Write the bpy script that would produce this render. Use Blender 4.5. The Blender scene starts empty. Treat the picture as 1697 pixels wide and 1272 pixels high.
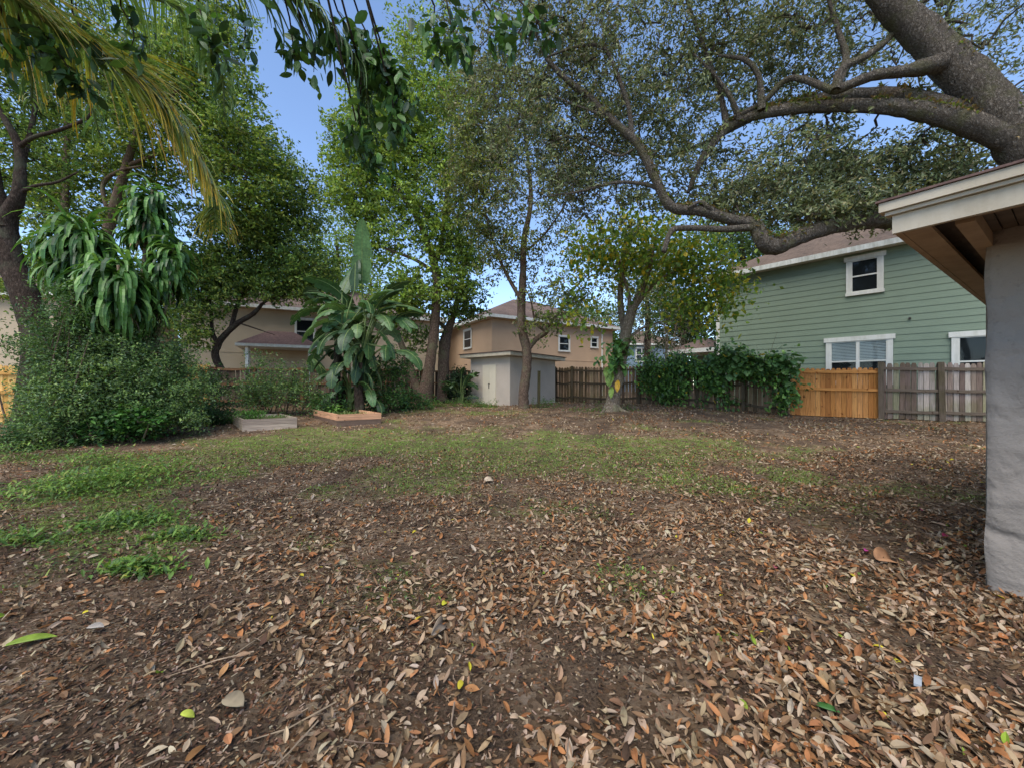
import bpy, math
import numpy as np
from math import radians as R
rng = np.random.default_rng(7)
S = bpy.context.scene
COL = S.collection
F = 640.0; CX = 848.5; CY = 636.0; CH = 1.5        # camera: level, 1.5 m above the near ground

# ------------------------------------------------------------------ maths helpers
def hash2(i, j, s=0):
    n = np.sin(i*127.1 + j*311.7 + s*74.7)*43758.5453
    return n - np.floor(n)
def vnoise(x, y, s=0):
    x = np.asarray(x, float); y = np.asarray(y, float)
    i = np.floor(x); j = np.floor(y); fx = x-i; fy = y-j
    fx = fx*fx*(3-2*fx); fy = fy*fy*(3-2*fy)
    a = hash2(i, j, s); b = hash2(i+1, j, s); c = hash2(i, j+1, s); d = hash2(i+1, j+1, s)
    return (a*(1-fx)+b*fx)*(1-fy) + (c*(1-fx)+d*fx)*fy
def fbm(x, y, s=0, o=3):
    v = 0; a = .5; n = 0
    for k in range(o):
        v = v + a*vnoise(x*2**k, y*2**k, s+k); n += a; a *= .5
    return v/n
def gz(x, y):
    x = np.asarray(x, float); y = np.asarray(y, float)
    t = np.clip((y-4)/14, 0, 1); t = t*t*(3-2*t)
    b = (fbm(x*.45, y*.45, 3)-.5)*.10 + (fbm(x*2.2, y*2.2, 9)-.5)*.035
    far = np.clip((np.hypot(x, y-8)-14)/10, 0, 1)
    return .6*t + b*(1-far)
def P(px, py, D):
    return np.array([D*(px-CX)/F, D, CH-D*(py-CY)/F])
def G(px, D, dz=0.0):                               # ground point below a pixel column at a depth
    x = D*(px-CX)/F
    return np.array([x, D, float(gz(x, D))+dz])
def GP(px, py):                                     # ground point seen at a pixel
    lo, hi = .8, 60
    for _ in range(50):
        m = (lo+hi)/2; p = P(px, py, m)
        if p[2] > gz(p[0], p[1]): lo = m
        else: hi = m
    p = P(px, py, lo); return p
def srgb(r, g, b):
    c = np.array([r, g, b], float)/255
    return np.where(c <= .04045, c/12.92, ((c+.055)/1.055)**2.4)
def pal(cols, n, jit=.18, w=None, r=None):
    r = r or rng
    cols = np.array([srgb(*c) for c in cols])
    k = r.choice(len(cols), n, p=None if w is None else np.array(w)/sum(w))
    return np.clip(cols[k]*(1+(r.random((n, 1))-.5)*2*jit)*(1+(r.random((n, 3))-.5)*jit*.5), 0, 1)
def catmull(pts, sub=5):
    pts = np.asarray(pts, float)
    if len(pts) < 3: 
        t = np.linspace(0, 1, sub+1)[:, None]; return pts[0]*(1-t)+pts[1]*t
    q = np.vstack([2*pts[0]-pts[1], pts, 2*pts[-1]-pts[-2]]); out = []
    for i in range(1, len(q)-2):
        for t in np.linspace(0, 1, sub, endpoint=False):
            out.append(.5*((2*q[i])+(-q[i-1]+q[i+1])*t+(2*q[i-1]-5*q[i]+4*q[i+1]-q[i+2])*t*t+(-q[i-1]+3*q[i]-3*q[i+1]+q[i+2])*t**3))
    out.append(q[-2]); return np.array(out)

# ------------------------------------------------------------------ mesh collector
class MB:
    def __init__(s): s.V = []; s.Q = []; s.T = []; s.QC = []; s.TC = []; s.n = 0
    def add(s, V, Q=None, T=None, col=(1, 1, 1)):
        V = np.asarray(V, float).reshape(-1, 3)
        for F_, lst, cl in ((Q, s.Q, s.QC), (T, s.T, s.TC)):
            if F_ is not None and len(F_):
                F_ = np.asarray(F_, int); lst.append(F_+s.n)
                c = np.asarray(col, float)
                if c.ndim == 1: c = np.tile(c, (len(F_), 1))
                cl.append(c)
        s.V.append(V); s.n += len(V); return s
    def box(s, c, ux, uy, uz, col=(1, 1, 1)):       # centre and three half-extent vectors
        c, ux, uy, uz = [np.asarray(a, float) for a in (c, ux, uy, uz)]
        V = [c+a*ux+b*uy+d*uz for d in (-1, 1) for b in (-1, 1) for a in (-1, 1)]
        return s.add(V, Q=[(0, 2, 3, 1), (4, 5, 7, 6), (0, 1, 5, 4), (2, 6, 7, 3), (0, 4, 6, 2), (1, 3, 7, 5)], col=col)
    def quad(s, a, b, c, d, col=(1, 1, 1)): return s.add([a, b, c, d], Q=[(0, 1, 2, 3)], col=col)
    def tri(s, a, b, c, col=(1, 1, 1)): return s.add([a, b, c], T=[(0, 1, 2)], col=col)
    def tube(s, pts, rad, sides=8, sub=5, rough=.06, col=(1, 1, 1), knots=0, flat=1.0):
        p = catmull(pts, sub) if sub else np.asarray(pts, float)
        r = np.interp(np.linspace(0, 1, len(p)), np.linspace(0, 1, len(rad)), rad)
        d = np.gradient(p, axis=0); d /= np.linalg.norm(d, axis=1)[:, None]+1e-9
        a = np.array([1., 0, 0]) if abs(d[0][0]) < .8 else np.array([0, 1., 0])
        V = []; th = np.arange(sides)*2*np.pi/sides
        lump = rng.random(sides)*rough*1.5
        for i in range(len(p)):
            a = a-d[i]*a.dot(d[i]); a /= np.linalg.norm(a); b = np.cross(d[i], a)
            rr = r[i]*(1+(rng.random(sides)-.5)*rough*2+lump+knots*math.sin(i*1.9+s.n))
            V.append(p[i]+(np.cos(th)*rr)[:, None]*a+(np.sin(th)*rr*flat)[:, None]*b)
        V = np.vstack(V+[p[-1][None]])
        Q = []; T = []
        for i in range(len(p)-1):
            for k in range(sides):
                k2 = (k+1) % sides; Q.append((i*sides+k, i*sides+k2, (i+1)*sides+k2, (i+1)*sides+k))
        m = (len(p)-1)*sides
        for k in range(sides): T.append((m+k, m+(k+1) % sides, len(p)*sides))
        return s.add(V, Q=Q, T=None, col=col).addT(T, col)
    def addT(s, T, col):
        last = len(s.V[-1]); base = s.n-last
        s.T.append(np.asarray(T, int)+base); s.TC.append(np.tile(np.asarray(col, float), (len(T), 1))); return s
    def segs(s, A, B, ra, rb, sides=3, col=(1, 1, 1)):
        A = np.asarray(A, float); B = np.asarray(B, float); n = len(A)
        if n == 0: return s
        d = B-A; d /= np.linalg.norm(d, axis=1)[:, None]+1e-9
        h = np.where(np.abs(d[:, 2:3]) < .9, [[0, 0, 1.]], [[1., 0, 0]])
        a = np.cross(d, h); a /= np.linalg.norm(a, axis=1)[:, None]; b = np.cross(d, a)
        V = np.zeros((n, 2*sides, 3)); ra = np.broadcast_to(ra, n); rb = np.broadcast_to(rb, n)
        for k in range(sides):
            t = 2*np.pi*k/sides; o = a*math.cos(t)+b*math.sin(t)
            V[:, k] = A+o*ra[:, None]; V[:, sides+k] = B+o*rb[:, None]
        q = np.array([(k, (k+1) % sides, sides+(k+1) % sides, sides+k) for k in range(sides)])
        Q = (np.arange(n)[:, None, None]*2*sides+q[None]).reshape(-1, 4)
        return s.add(V, Q=Q, col=col)
    def straps(s, Pp, az, el, L, W, droop, nseg=4, prof=None, col=None, roll=0., fold=.2, tipcol=None, tip0=.5):
        Pp = np.asarray(Pp, float); n = len(Pp); f = lambda a: np.broadcast_to(np.asarray(a, float), n)
        az, el, L, W, droop, roll = map(f, (az, el, L, W, droop, roll))
        t = np.linspace(0, 1, nseg+1); tm = (t[1:]+t[:-1])/2
        if prof is None: prof = lambda u: np.sin(np.pi*np.clip(u*.93+.07, 0, 1))**.8
        w = np.maximum(prof(t), .03)
        e = el[:, None]-droop[:, None]*tm
        d = np.stack([np.cos(e)*np.cos(az)[:, None], np.cos(e)*np.sin(az)[:, None], np.sin(e)], -1)
        C = np.concatenate([Pp[:, None], Pp[:, None]+np.cumsum(d*(L/nseg)[:, None, None], 1)], 1)
        dd = np.concatenate([d[:, :1], d], 1)
        sd = np.stack([-np.sin(az), np.cos(az), 0*az], -1)[:, None]+0*dd
        up = np.cross(dd, sd); cr = np.cos(roll)[:, None, None]; sr = np.sin(roll)[:, None, None]
        side = sd*cr+up*sr; nr = np.cross(dd, side)
        hw = (W[:, None]*w/2)[..., None]
        V = np.stack([C-side*hw+nr*hw*fold, C, C+side*hw+nr*hw*fold], 2).reshape(n, -1, 3)
        q = []
        for k in range(nseg): q += [(3*k, 3*k+1, 3*k+4, 3*k+3), (3*k+1, 3*k+2, 3*k+5, 3*k+4)]
        q = np.array(q); Q = (np.arange(n)[:, None, None]*3*(nseg+1)+q[None]).reshape(-1, 4)
        c = np.repeat(np.asarray(col)[:, None], 2*nseg, 1) if col is not None else np.ones((n, 2*nseg, 3))
        if tipcol is not None:
            m = np.clip((np.repeat(tm, 2)-tip0)/(1-tip0), 0, 1)[None, :, None]
            c = c*(1-m)+np.asarray(tipcol)[:, None]*m
        return s.add(V, Q=Q, col=c.reshape(-1, 3))
    def rhombs(s, C, L, W, col, upb=.35, dirb=None, spread=1.0):
        n = len(C); nrm = rng.normal(size=(n, 3)); nrm[:, 2] = nrm[:, 2]+upb*2
        nrm /= np.linalg.norm(nrm, axis=1)[:, None]
        a = rng.normal(size=(n, 3))*spread
        if dirb is not None: a = a+np.asarray(dirb)
        a -= nrm*np.sum(a*nrm, 1)[:, None]; a /= np.linalg.norm(a, axis=1)[:, None]+1e-9
        b = np.cross(nrm, a); L = np.broadcast_to(L, n)[:, None]; W = np.broadcast_to(W, n)[:, None]
        V = np.stack([C-a*L/2, C+b*W/2+nrm*W*.15-a*L*.05, C+a*L/2-nrm*L*.12, C-b*W/2+nrm*W*.15-a*L*.05], 1)
        return s.add(V, Q=np.arange(4*n).reshape(n, 4), col=col)
    def mesh(s, name, off, smooth):
        V = np.vstack(s.V)-off; m = bpy.data.meshes.new(name)
        Q = np.vstack(s.Q) if s.Q else np.zeros((0, 4), int); T = np.vstack(s.T) if s.T else np.zeros((0, 3), int)
        m.vertices.add(len(V)); m.vertices.foreach_set('co', V.astype(np.float32).ravel())
        lp = np.concatenate([Q.ravel(), T.ravel()]); m.loops.add(len(lp)); m.loops.foreach_set('vertex_index', lp.astype(np.int32))
        st = np.concatenate([np.arange(len(Q))*4, len(Q)*4+np.arange(len(T))*3]).astype(np.int32)
        m.polygons.add(len(st)); m.polygons.foreach_set('loop_start', st)
        try: m.polygons.foreach_set('loop_total', np.concatenate([np.full(len(Q), 4), np.full(len(T), 3)]).astype(np.int32))
        except Exception: pass
        m.polygons.foreach_set('use_smooth', np.full(len(st), bool(smooth)))
        c = np.vstack(s.QC+s.TC); c = np.hstack([c, np.ones((len(c), 1))]).astype(np.float32)
        at = m.attributes.new('col', 'FLOAT_COLOR', 'FACE'); at.data.foreach_set('color', c.ravel())
        m.update(calc_edges=True); m.validate(); return m
def obj(name, mb, mat, parent=None, smooth=False, label=None):
    off = np.array(parent_loc(parent)) if parent is not None else np.zeros(3)
    o = bpy.data.objects.new(name, mb.mesh(name, off, smooth)); COL.objects.link(o)
    o.data.materials.append(mat)
    if parent is not None: o.parent = parent
    if label: o['label'] = label
    return o
def parent_loc(p):
    l = np.zeros(3)
    while p is not None: l = l+np.array(p.location); p = p.parent
    return l
def thing(name, label, cat, loc, group=None):
    o = bpy.data.objects.new(name, None); COL.objects.link(o); o.location = [float(v) for v in loc]
    o.empty_display_size = .2; o['label'] = label; o['category'] = cat
    if group: o['group'] = group
    return o
def tag(o, label, cat, group=None, kind=None):
    o['label'] = label; o['category'] = cat
    if group: o['group'] = group
    if kind: o['kind'] = kind
    return o

# ------------------------------------------------------------------ materials
def newmat(name):
    m = bpy.data.materials.new(name); m.use_nodes = True; nt = m.node_tree; nt.nodes.clear()
    N = lambda t, **k: _n(nt, t, k); L = nt.links.new
    return m, N, L
def _n(nt, t, k):
    n = nt.nodes.new(t)
    for a, b in k.items():
        if a.startswith('i_'): n.inputs[a[2:].replace('_', ' ')].default_value = b
        elif a.startswith('n_'): n.inputs[int(a[2:])].default_value = b
        else: setattr(n, a, b)
    return n
def c4(c): return (float(c[0]), float(c[1]), float(c[2]), 1)
def noise(N, L, scale, detail=4, rough=.55, vec=None, stretch=None):
    tc = N('ShaderNodeTexCoord'); v = tc.outputs['Object']
    if stretch:
        mp = N('ShaderNodeMapping'); mp.inputs['Scale'].default_value = stretch; L(v, mp.inputs[0]); v = mp.outputs[0]
    n = N('ShaderNodeTexNoise', i_Scale=scale, i_Detail=detail, i_Roughness=rough); L(v, n.inputs['Vector']); return n
def ramp(N, L, fac, stops):
    r = N('ShaderNodeValToRGB'); e = r.color_ramp.elements
    while len(e) > 1: e.remove(e[-1])
    e[0].position = stops[0][0]; e[0].color = c4(stops[0][1])
    for p, c in stops[1:]: x = e.new(p); x.color = c4(c)
    L(fac, r.inputs[0]); return r.outputs[0]
def mul(N, L, a, b, mode='MULTIPLY', fac=1.0):
    m = N('ShaderNodeMix', data_type='RGBA', blend_type=mode); m.inputs[0].default_value = fac
    for i, v in ((6, a), (7, b)):
        if hasattr(v, 'links'): L(v, m.inputs[i])
        else: m.inputs[i].default_value = c4(v)
    return m.outputs[2]
def finish(m, N, L, col, rough=.7, bump=None, bs=.3, bd=.01, spec=.3, trans=0., normal=None):
    b = N('ShaderNodeBsdfPrincipled', i_Roughness=rough); b.inputs['Specular IOR Level'].default_value = spec
    if hasattr(col, 'links'): L(col, b.inputs['Base Color'])
    else: b.inputs['Base Color'].default_value = c4(col)
    if bump is not None:
        bp = N('ShaderNodeBump', i_Strength=bs, i_Distance=bd); L(bump, bp.inputs['Height']); L(bp.outputs[0], b.inputs['Normal'])
    out = N('ShaderNodeOutputMaterial'); sh = b.outputs[0]
    if trans:
        t = N('ShaderNodeBsdfTranslucent')
        if hasattr(col, 'links'): L(mul(N, L, col, (1.35, 1.35, .8)), t.inputs[0])
        mx = N('ShaderNodeMixShader'); mx.inputs[0].default_value = trans; L(sh, mx.inputs[1]); L(t.outputs[0], mx.inputs[2]); sh = mx.outputs[0]
    L(sh, out.inputs[0]); return m
def leafmat(name, trans=.3, rough=.5, spec=.3, veins=0):
    m, N, L = newmat(name); a = N('ShaderNodeAttribute', attribute_name='col')
    n = noise(N, L, 14, 2); v = ramp(N, L, n.outputs[0], [(.3, (.72, .72, .72)), (.7, (1.25, 1.25, 1.2))])
    return finish(m, N, L, mul(N, L, a.outputs[0], v), rough, spec=spec, trans=trans)
M_leaf = leafmat('tree_leaf', .28, .5, .3)
M_gloss = leafmat('glossy_leaf', .22, .42, .38)
M_litter = leafmat('dry_leaf', .08, .8, .15)
def woodmat(name, moss=True, st=(16, 16, .9)):
    m, N, L = newmat(name); a = N('ShaderNodeAttribute', attribute_name='col')
    n = noise(N, L, 3, 5, .65, stretch=st); v = ramp(N, L, n.outputs[0], [(.25, (.45, .43, .42)), (.5, (.95, .95, .95)), (.75, (1.35, 1.35, 1.3))])
    c = mul(N, L, a.outputs[0], v)
    n2 = noise(N, L, 1.3, 5, .6)
    if moss:
        f = ramp(N, L, n2.outputs[0], [(.47, (0, 0, 0)), (.62, (1, 1, 1))])
        mm = N('ShaderNodeMix', data_type='RGBA'); mu = N('ShaderNodeMath', operation='MULTIPLY'); mu.inputs[1].default_value = .55
        L(f, mu.inputs[0]); L(mu.outputs[0], mm.inputs[0]); L(c, mm.inputs[6]); L(mul(N, L, c, (.55, .62, .35)), mm.inputs[7]); c = mm.outputs[2]
    else:
        k = noise(N, L, 9, 1, .4, stretch=(1, 1, .6)); f = ramp(N, L, k.outputs[0], [(.70, (1, 1, 1)), (.76, (.35, .22, .15))]); c = mul(N, L, c, f)
    return finish(m, N, L, c, .85, n.outputs[0], .5, .004, .15)
M_wood = woodmat('weathered_wood'); M_pine = woodmat('fresh_pine', False); M_woodh = woodmat('weathered_board', False, (.7, .7, 14)); M_pineh = woodmat('fresh_board', False, (.7, .7, 14))
def paint(name, c, rough=.6, var=.12, bs=.15, scale=3, dirt=None):
    m, N, L = newmat(name); n = noise(N, L, scale, 6, .65)
    cc = ramp(N, L, n.outputs[0], [(.3, np.array(c)*(1-var)), (.7, np.minimum(np.array(c)*(1+var), 1))])
    if dirt:
        n3 = noise(N, L, 1.6, 6, .7, stretch=(3, 3, .6)); cc = mul(N, L, cc, ramp(N, L, n3.outputs[0], [(.35, dirt), (.6, (1, 1, 1))]))
    n2 = noise(N, L, 60, 3)
    return finish(m, N, L, cc, rough, n2.outputs[0], bs, .003)
def stucco(name, c, coarse=14, bs=.5, bd=.012, var=.1, trowel=False):
    m, N, L = newmat(name); n = noise(N, L, coarse, 5, .6)
    n0 = noise(N, L, .9, 4); cc = ramp(N, L, n0.outputs[0], [(.3, np.array(c)*(1-var)), (.7, np.array(c)*(1+var))])
    h = n.outputs[0]
    if trowel:
        n1 = noise(N, L, 2.6, 2, .4, stretch=(1, 1, 1.3)); n1.inputs['Distortion'].default_value = .5
        r = ramp(N, L, n1.outputs[0], [(.35, (0, 0, 0)), (.5, (.8, .8, .8)), (.56, (1, 1, 1)), (.6, (.7, .7, .7))])
        mm = N('ShaderNodeMath', operation='MULTIPLY_ADD'); L(n.outputs[0], mm.inputs[0]); mm.inputs[1].default_value = .10; L(n1.outputs[0], mm.inputs[2]); h = mm.outputs[0]
        cc = mul(N, L, cc, ramp(N, L, n.outputs[0], [(.28, (.8, .8, .8)), (.42, (1, 1, 1))]))
    return finish(m, N, L, cc, .9, h, bs, bd, .15)
def bark(name, a, b, lich, scale=7, zs=.35, bs=.9, bd=.04):
    m, N, L = newmat(name)
    tc = N('ShaderNodeTexCoord'); mp = N('ShaderNodeMapping'); mp.inputs['Scale'].default_value = (1, 1, zs); L(tc.outputs['Object'], mp.inputs[0])
    n = N('ShaderNodeTexNoise', i_Scale=scale*2.5, i_Detail=5, i_Roughness=.6); L(mp.outputs[0], n.inputs[0])
    ad = N('ShaderNodeVectorMath', operation='MULTIPLY_ADD'); L(n.outputs[1], ad.inputs[0]); ad.inputs[1].default_value = (.12, .12, .12); L(mp.outputs[0], ad.inputs[2])
    v = N('ShaderNodeTexVoronoi', feature='DISTANCE_TO_EDGE', i_Scale=scale*1.6); L(ad.outputs[0], v.inputs[0])
    r = ramp(N, L, v.outputs[0], [(0, (0, 0, 0)), (.4, (1, 1, 1))])
    c = mul(N, L, ramp(N, L, n.outputs[0], [(.3, a), (.7, b)]), ramp(N, L, v.outputs[0], [(0, (.5, .48, .46)), (.3, (1, 1, 1))]))
    l = noise(N, L, 2.2, 6, .65); mm = N('ShaderNodeMix', data_type='RGBA'); L(ramp(N, L, l.outputs[0], [(.5, (0, 0, 0)), (.66, (.7, .7, .7))]), mm.inputs[0])
    L(c, mm.inputs[6]); mm.inputs[7].default_value = c4(lich); c = mm.outputs[2]
    h = mul(N, L, r, n.outputs[0], 'ADD', .5)
    return finish(m, N, L, c, .95, h, bs, bd, .1)
M_oakbark = bark('oak_bark', srgb(104, 95, 84), srgb(166, 154, 138), srgb(112, 110, 74), 11, .5, 1, .07)
M_bark = bark('brown_bark', srgb(88, 72, 60), srgb(142, 120, 104), srgb(112, 110, 82), 12, .4, .6, .02)
M_pale = bark('pale_bark', srgb(112, 96, 78), srgb(172, 156, 136), srgb(128, 124, 92), 10, .5, .6, .02)
M_dark = bark('dark_bark', srgb(52, 44, 38), srgb(92, 78, 68), srgb(80, 80, 64), 10, .4, .6, .02)
M_shedwall = stucco('grey_stucco', srgb(184, 170, 154), 26, .7, .02)
M_nearwall = stucco('trowelled_grey_stucco', srgb(144, 134, 123), 22, 1, .13, .04, True)
M_tan = stucco('tan_stucco', srgb(186, 156, 126), 30, .25, .01, .06)
M_beige = stucco('beige_stucco', srgb(176, 158, 132), 30, .25, .01, .06)
M_trim = paint('white_trim', srgb(214, 212, 202), .5, .05, dirt=(.82, .82, .78))
M_gutter = paint('stained_gutter', srgb(208, 208, 198), .5, .06, dirt=(.6, .6, .56))
M_taupe = paint('taupe_paint', srgb(182, 170, 148), .5, .07, .3, 6, dirt=(.86, .84, .8))
M_under = paint('brown_soffit_paint', srgb(168, 142, 114), .6, .08, .2, 6, dirt=(.8, .78, .75))
M_door = paint('cream_door_paint', srgb(204, 192, 168), .55, .04)
M_siding = paint('green_siding_paint', srgb(120, 134, 114), .55, .05, .1, 2)
M_blue = paint('blue_grey_siding', srgb(120, 138, 150), .6, .06)
M_darkpaint = paint('dark_metal', srgb(50, 44, 40), .5, .2)
M_corr = paint('weathered_deck', srgb(98, 86, 74), .8, .3, .4, 8)
M_blind = paint('window_blind', srgb(205, 208, 205), .6, .03)
M_inside = paint('dark_interior', srgb(38, 40, 42), .8, .2)
def shingle(name, a, b):
    m, N, L = newmat(name); n = noise(N, L, 9, 5, .7); n2 = noise(N, L, .8, 5, .6)
    c = mul(N, L, ramp(N, L, n.outputs[0], [(.3, a), (.7, b)]), ramp(N, L, n2.outputs[0], [(.3, (.75, .75, .75)), (.7, (1.2, 1.15, 1.1))]))
    tc = N('ShaderNodeTexCoord'); w = N('ShaderNodeTexWave', bands_direction='Z', i_Scale=4.2, i_Distortion=.6, i_Detail=3); L(tc.outputs['Object'], w.inputs[0])
    c = mul(N, L, c, ramp(N, L, w.outputs[0], [(.0, (.7, .7, .7)), (.25, (1, 1, 1))]))
    return finish(m, N, L, c, .95, n.outputs[0], .6, .02, .1)
M_roofbrown = shingle('brown_shingles', srgb(88, 76, 70), srgb(128, 110, 100))
M_roofgrey = shingle('grey_brown_shingles', srgb(84, 72, 64), srgb(124, 108, 94))
M_roofdark = shingle('dark_red_shingles', srgb(82, 66, 62), srgb(112, 92, 86))
def glassmat():
    m, N, L = newmat('window_glass'); fr = N('ShaderNodeFresnel', i_IOR=1.5); t = N('ShaderNodeBsdfTransparent'); g = N('ShaderNodeBsdfGlossy', i_Roughness=.03)
    t.inputs[0].default_value = (.8, .85, .85, 1); a = N('ShaderNodeMath', operation='MULTIPLY_ADD'); a.inputs[1].default_value = .55; a.inputs[2].default_value = .0
    nb = noise(N, L, .8, 2); bp = N('ShaderNodeBump', i_Strength=.05, i_Distance=.05); L(nb.outputs[0], bp.inputs['Height']); L(bp.outputs[0], g.inputs['Normal'])
    L(fr.outputs[0], a.inputs[0]); mx = N('ShaderNodeMixShader'); L(a.outputs[0], mx.inputs[0]); L(t.outputs[0], mx.inputs[1]); L(g.outputs[0], mx.inputs[2])
    o = N('ShaderNodeOutputMaterial'); L(mx.outputs[0], o.inputs[0]); return m
M_glass = glassmat()

# ------------------------------------------------------------------ ground
def green(x, y):
    g = 0
    for cx, cy, sx, sy, a in ((-1.2, 8.6, 3.6, 1.7, .9), (3.6, 8.0, 2.6, 1.1, .95), (1.2, 7.3, 2.2, .9, .8), (-5.4, 5.2, 1.3, 1.0, 1.3), (-6.5, 7.2, 2.2, 1.2, .95), (-4.2, 4.1, .9, .6, 1.1),
                              (-3.6, 3.5, .55, .35, .8), (-6, 3.9, 1.6, .4, .55), (4.0, 5.6, 1.8, 1.0, .45), (-4.5, 9.3, 3, 1.6, 1.0), (1.5, 9.0, 7, 2.6, .18), (-1.5, 14.2, 3, .8, .8), (2.5, 5.2, 2.6, 1.2, .25), (-1, 5.6, 1.2, .5, .5), (5.5, 11.8, 2, .5, .4), (.8, 3.1, 1.2, .3, .33)):
        g = g+a*np.exp(-((x-cx)/sx)**2-((y-cy)/sy)**2)
    n = fbm(x*1.1, y*1.1, 21, 4)
    return np.clip((g*1.1+(n-.5)*2.4-.4)*1.6, 0, 1)
def bare(x, y):                                      # mulchy, nearly leafless soil
    n = fbm(x*.9+5, y*.9, 31, 3)
    g = .9*np.exp(-((x+1.7)/1.1)**2-((y-1.7)/.7)**2)+.55*np.exp(-((x-2.9)/.7)**2-((y-2.1)/.5)**2)+.35*np.exp(-((x-.3)/.5)**2-((y-2.4)/.4)**2)
    return np.clip(g+(n-.60)*2.0, 0, 1)
def axis(lo, hi, step, far):
    a = list(np.arange(lo, hi+1e-6, step)); s = step; v = a[-1]
    while v < far: s *= 1.35; v += s; a.append(v)
    s = step; v = a[0]
    while v > -far: s *= 1.35; v -= s; a.insert(0, v)
    return np.array(a)
xs = axis(-16, 15, .11, 500); ys = axis(-1.5, 18, .11, 600)
X, Y = np.meshgrid(xs, ys); Z = gz(X, Y); nx = len(xs); ny = len(ys)
Z = Z+(vnoise(X*7, Y*7, 77)-.5)*.022*(np.hypot(X, Y) < 9)
g = MB(); idx = np.arange(nx*ny).reshape(ny, nx)
Qg = np.stack([idx[:-1, :-1], idx[:-1, 1:], idx[1:, 1:], idx[1:, :-1]], -1).reshape(-1, 4)
xc = (X[:-1, :-1]+X[1:, 1:])/2; yc = (Y[:-1, :-1]+Y[1:, 1:])/2
gg = green(xc, yc).ravel(); bb = bare(xc, yc).ravel()
g.add(np.stack([X, Y, Z], -1).reshape(-1, 3), Q=Qg, col=np.stack([gg, bb, 0*gg], -1))
def groundmat():
    m, N, L = newmat('leafy_soil'); tc = N('ShaderNodeTexCoord')
    at = N('ShaderNodeAttribute', attribute_name='col'); sp = N('ShaderNodeSeparateColor'); L(at.outputs[0], sp.inputs[0])
    n = noise(N, L, 70, 8, .85); soil = ramp(N, L, n.outputs[0], [(.3, srgb(44, 35, 27)), (.46, srgb(86, 70, 56)), (.58, srgb(122, 102, 82)), (.68, srgb(160, 142, 120)), (.8, srgb(190, 174, 152))])
    v = N('ShaderNodeTexVoronoi', i_Scale=19, i_Randomness=1.); mp = N('ShaderNodeMapping'); mp.inputs['Scale'].default_value = (1, 1.5, 1); L(tc.outputs['Object'], mp.inputs[0])
    dn = noise(N, L, 12, 2); va = N('ShaderNodeVectorMath', operation='MULTIPLY_ADD'); L(dn.outputs[1], va.inputs[0]); va.inputs[1].default_value = (.16, .16, .16); L(mp.outputs[0], va.inputs[2]); L(va.outputs[0], v.inputs[0])
    sc = N('ShaderNodeSeparateColor'); L(v.outputs[1], sc.inputs[0])
    leaf = ramp(N, L, sc.outputs[0], [(0, srgb(68, 52, 38)), (.3, srgb(118, 94, 70)), (.5, srgb(144, 120, 94)), (.7, srgb(164, 142, 116)), (.85, srgb(128, 90, 58)), (1, srgb(182, 162, 138))])
    n3 = noise(N, L, 1.7, 4); mk = ramp(N, L, n3.outputs[0], [(.42, (0, 0, 0)), (.58, (.85, .85, .85))])
    mm = N('ShaderNodeMix', data_type='RGBA'); L(mk, mm.inputs[0]); L(soil, mm.inputs[6]); L(leaf, mm.inputs[7])
    ng = noise(N, L, 38, 5, .7); gr = ramp(N, L, ng.outputs[0], [(.35, srgb(76, 90, 42)), (.6, srgb(126, 144, 66)), (.8, srgb(158, 168, 92))])
    n4 = noise(N, L, 9, 5, .7); md = N('ShaderNodeMath', operation='MULTIPLY'); L(sp.outputs[0], md.inputs[0]); L(ramp(N, L, n4.outputs[0], [(.42, (0, 0, 0)), (.56, (.8, .8, .8))]), md.inputs[1])
    m2 = N('ShaderNodeMix', data_type='RGBA'); L(md.outputs[0], m2.inputs[0]); L(mm.outputs[2], m2.inputs[6]); L(gr, m2.inputs[7])
    n5 = noise(N, L, .7, 3); c = mul(N, L, m2.outputs[2], ramp(N, L, n5.outputs[0], [(.3, (.8, .8, .8)), (.7, (1.15, 1.15, 1.15))]))
    h = mul(N, L, n.outputs[0], v.outputs[0], 'ADD', .5)
    return finish(m, N, L, c, .95, h, 1, .03, .1)
gr = obj('ground', g, groundmat(), smooth=True); gr['kind'] = 'structure'; gr['label'] = 'brown backyard soil with thin green patches'

# leaf litter
LC = [(146, 122, 96), (162, 140, 114), (128, 100, 74), (150, 102, 66), (166, 146, 122), (106, 82, 60), (134, 92, 58), (174, 156, 134), (164, 118, 80), (84, 64, 50)]
LW = [5, 5, 4, 2.6, 3, 3.5, 2.2, 1.4, 1.6, 2.5]
def scatter(y0, y1, dens, fx=1.5, mask=None):
    n = int(fx*(y1*y1-y0*y0)*dens); y = np.sqrt(rng.random(n)*(y1*y1-y0*y0)+y0*y0); x = (rng.random(n)*2-1)*(fx*y+.3)
    if mask is not None: k = rng.random(n) < mask(x, y); x = x[k]; y = y[k]
    return x, y
def lmask(x, y):
    m = .42+1.5*(fbm(x*1.5, y*1.5, 41, 4)-.45)*1.6; m = m*(1-.9*bare(x, y))*(1-.6*green(x, y))
    m = m*np.clip(1-.35*np.exp(-((x+4)/2.5)**2-((y-3.5)/2)**2), 0, 1)*np.clip(.68+.36*x/np.maximum(y, 1), .2, 1)*1.25
    return np.clip(m, .06, 1)
lit = MB()
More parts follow.
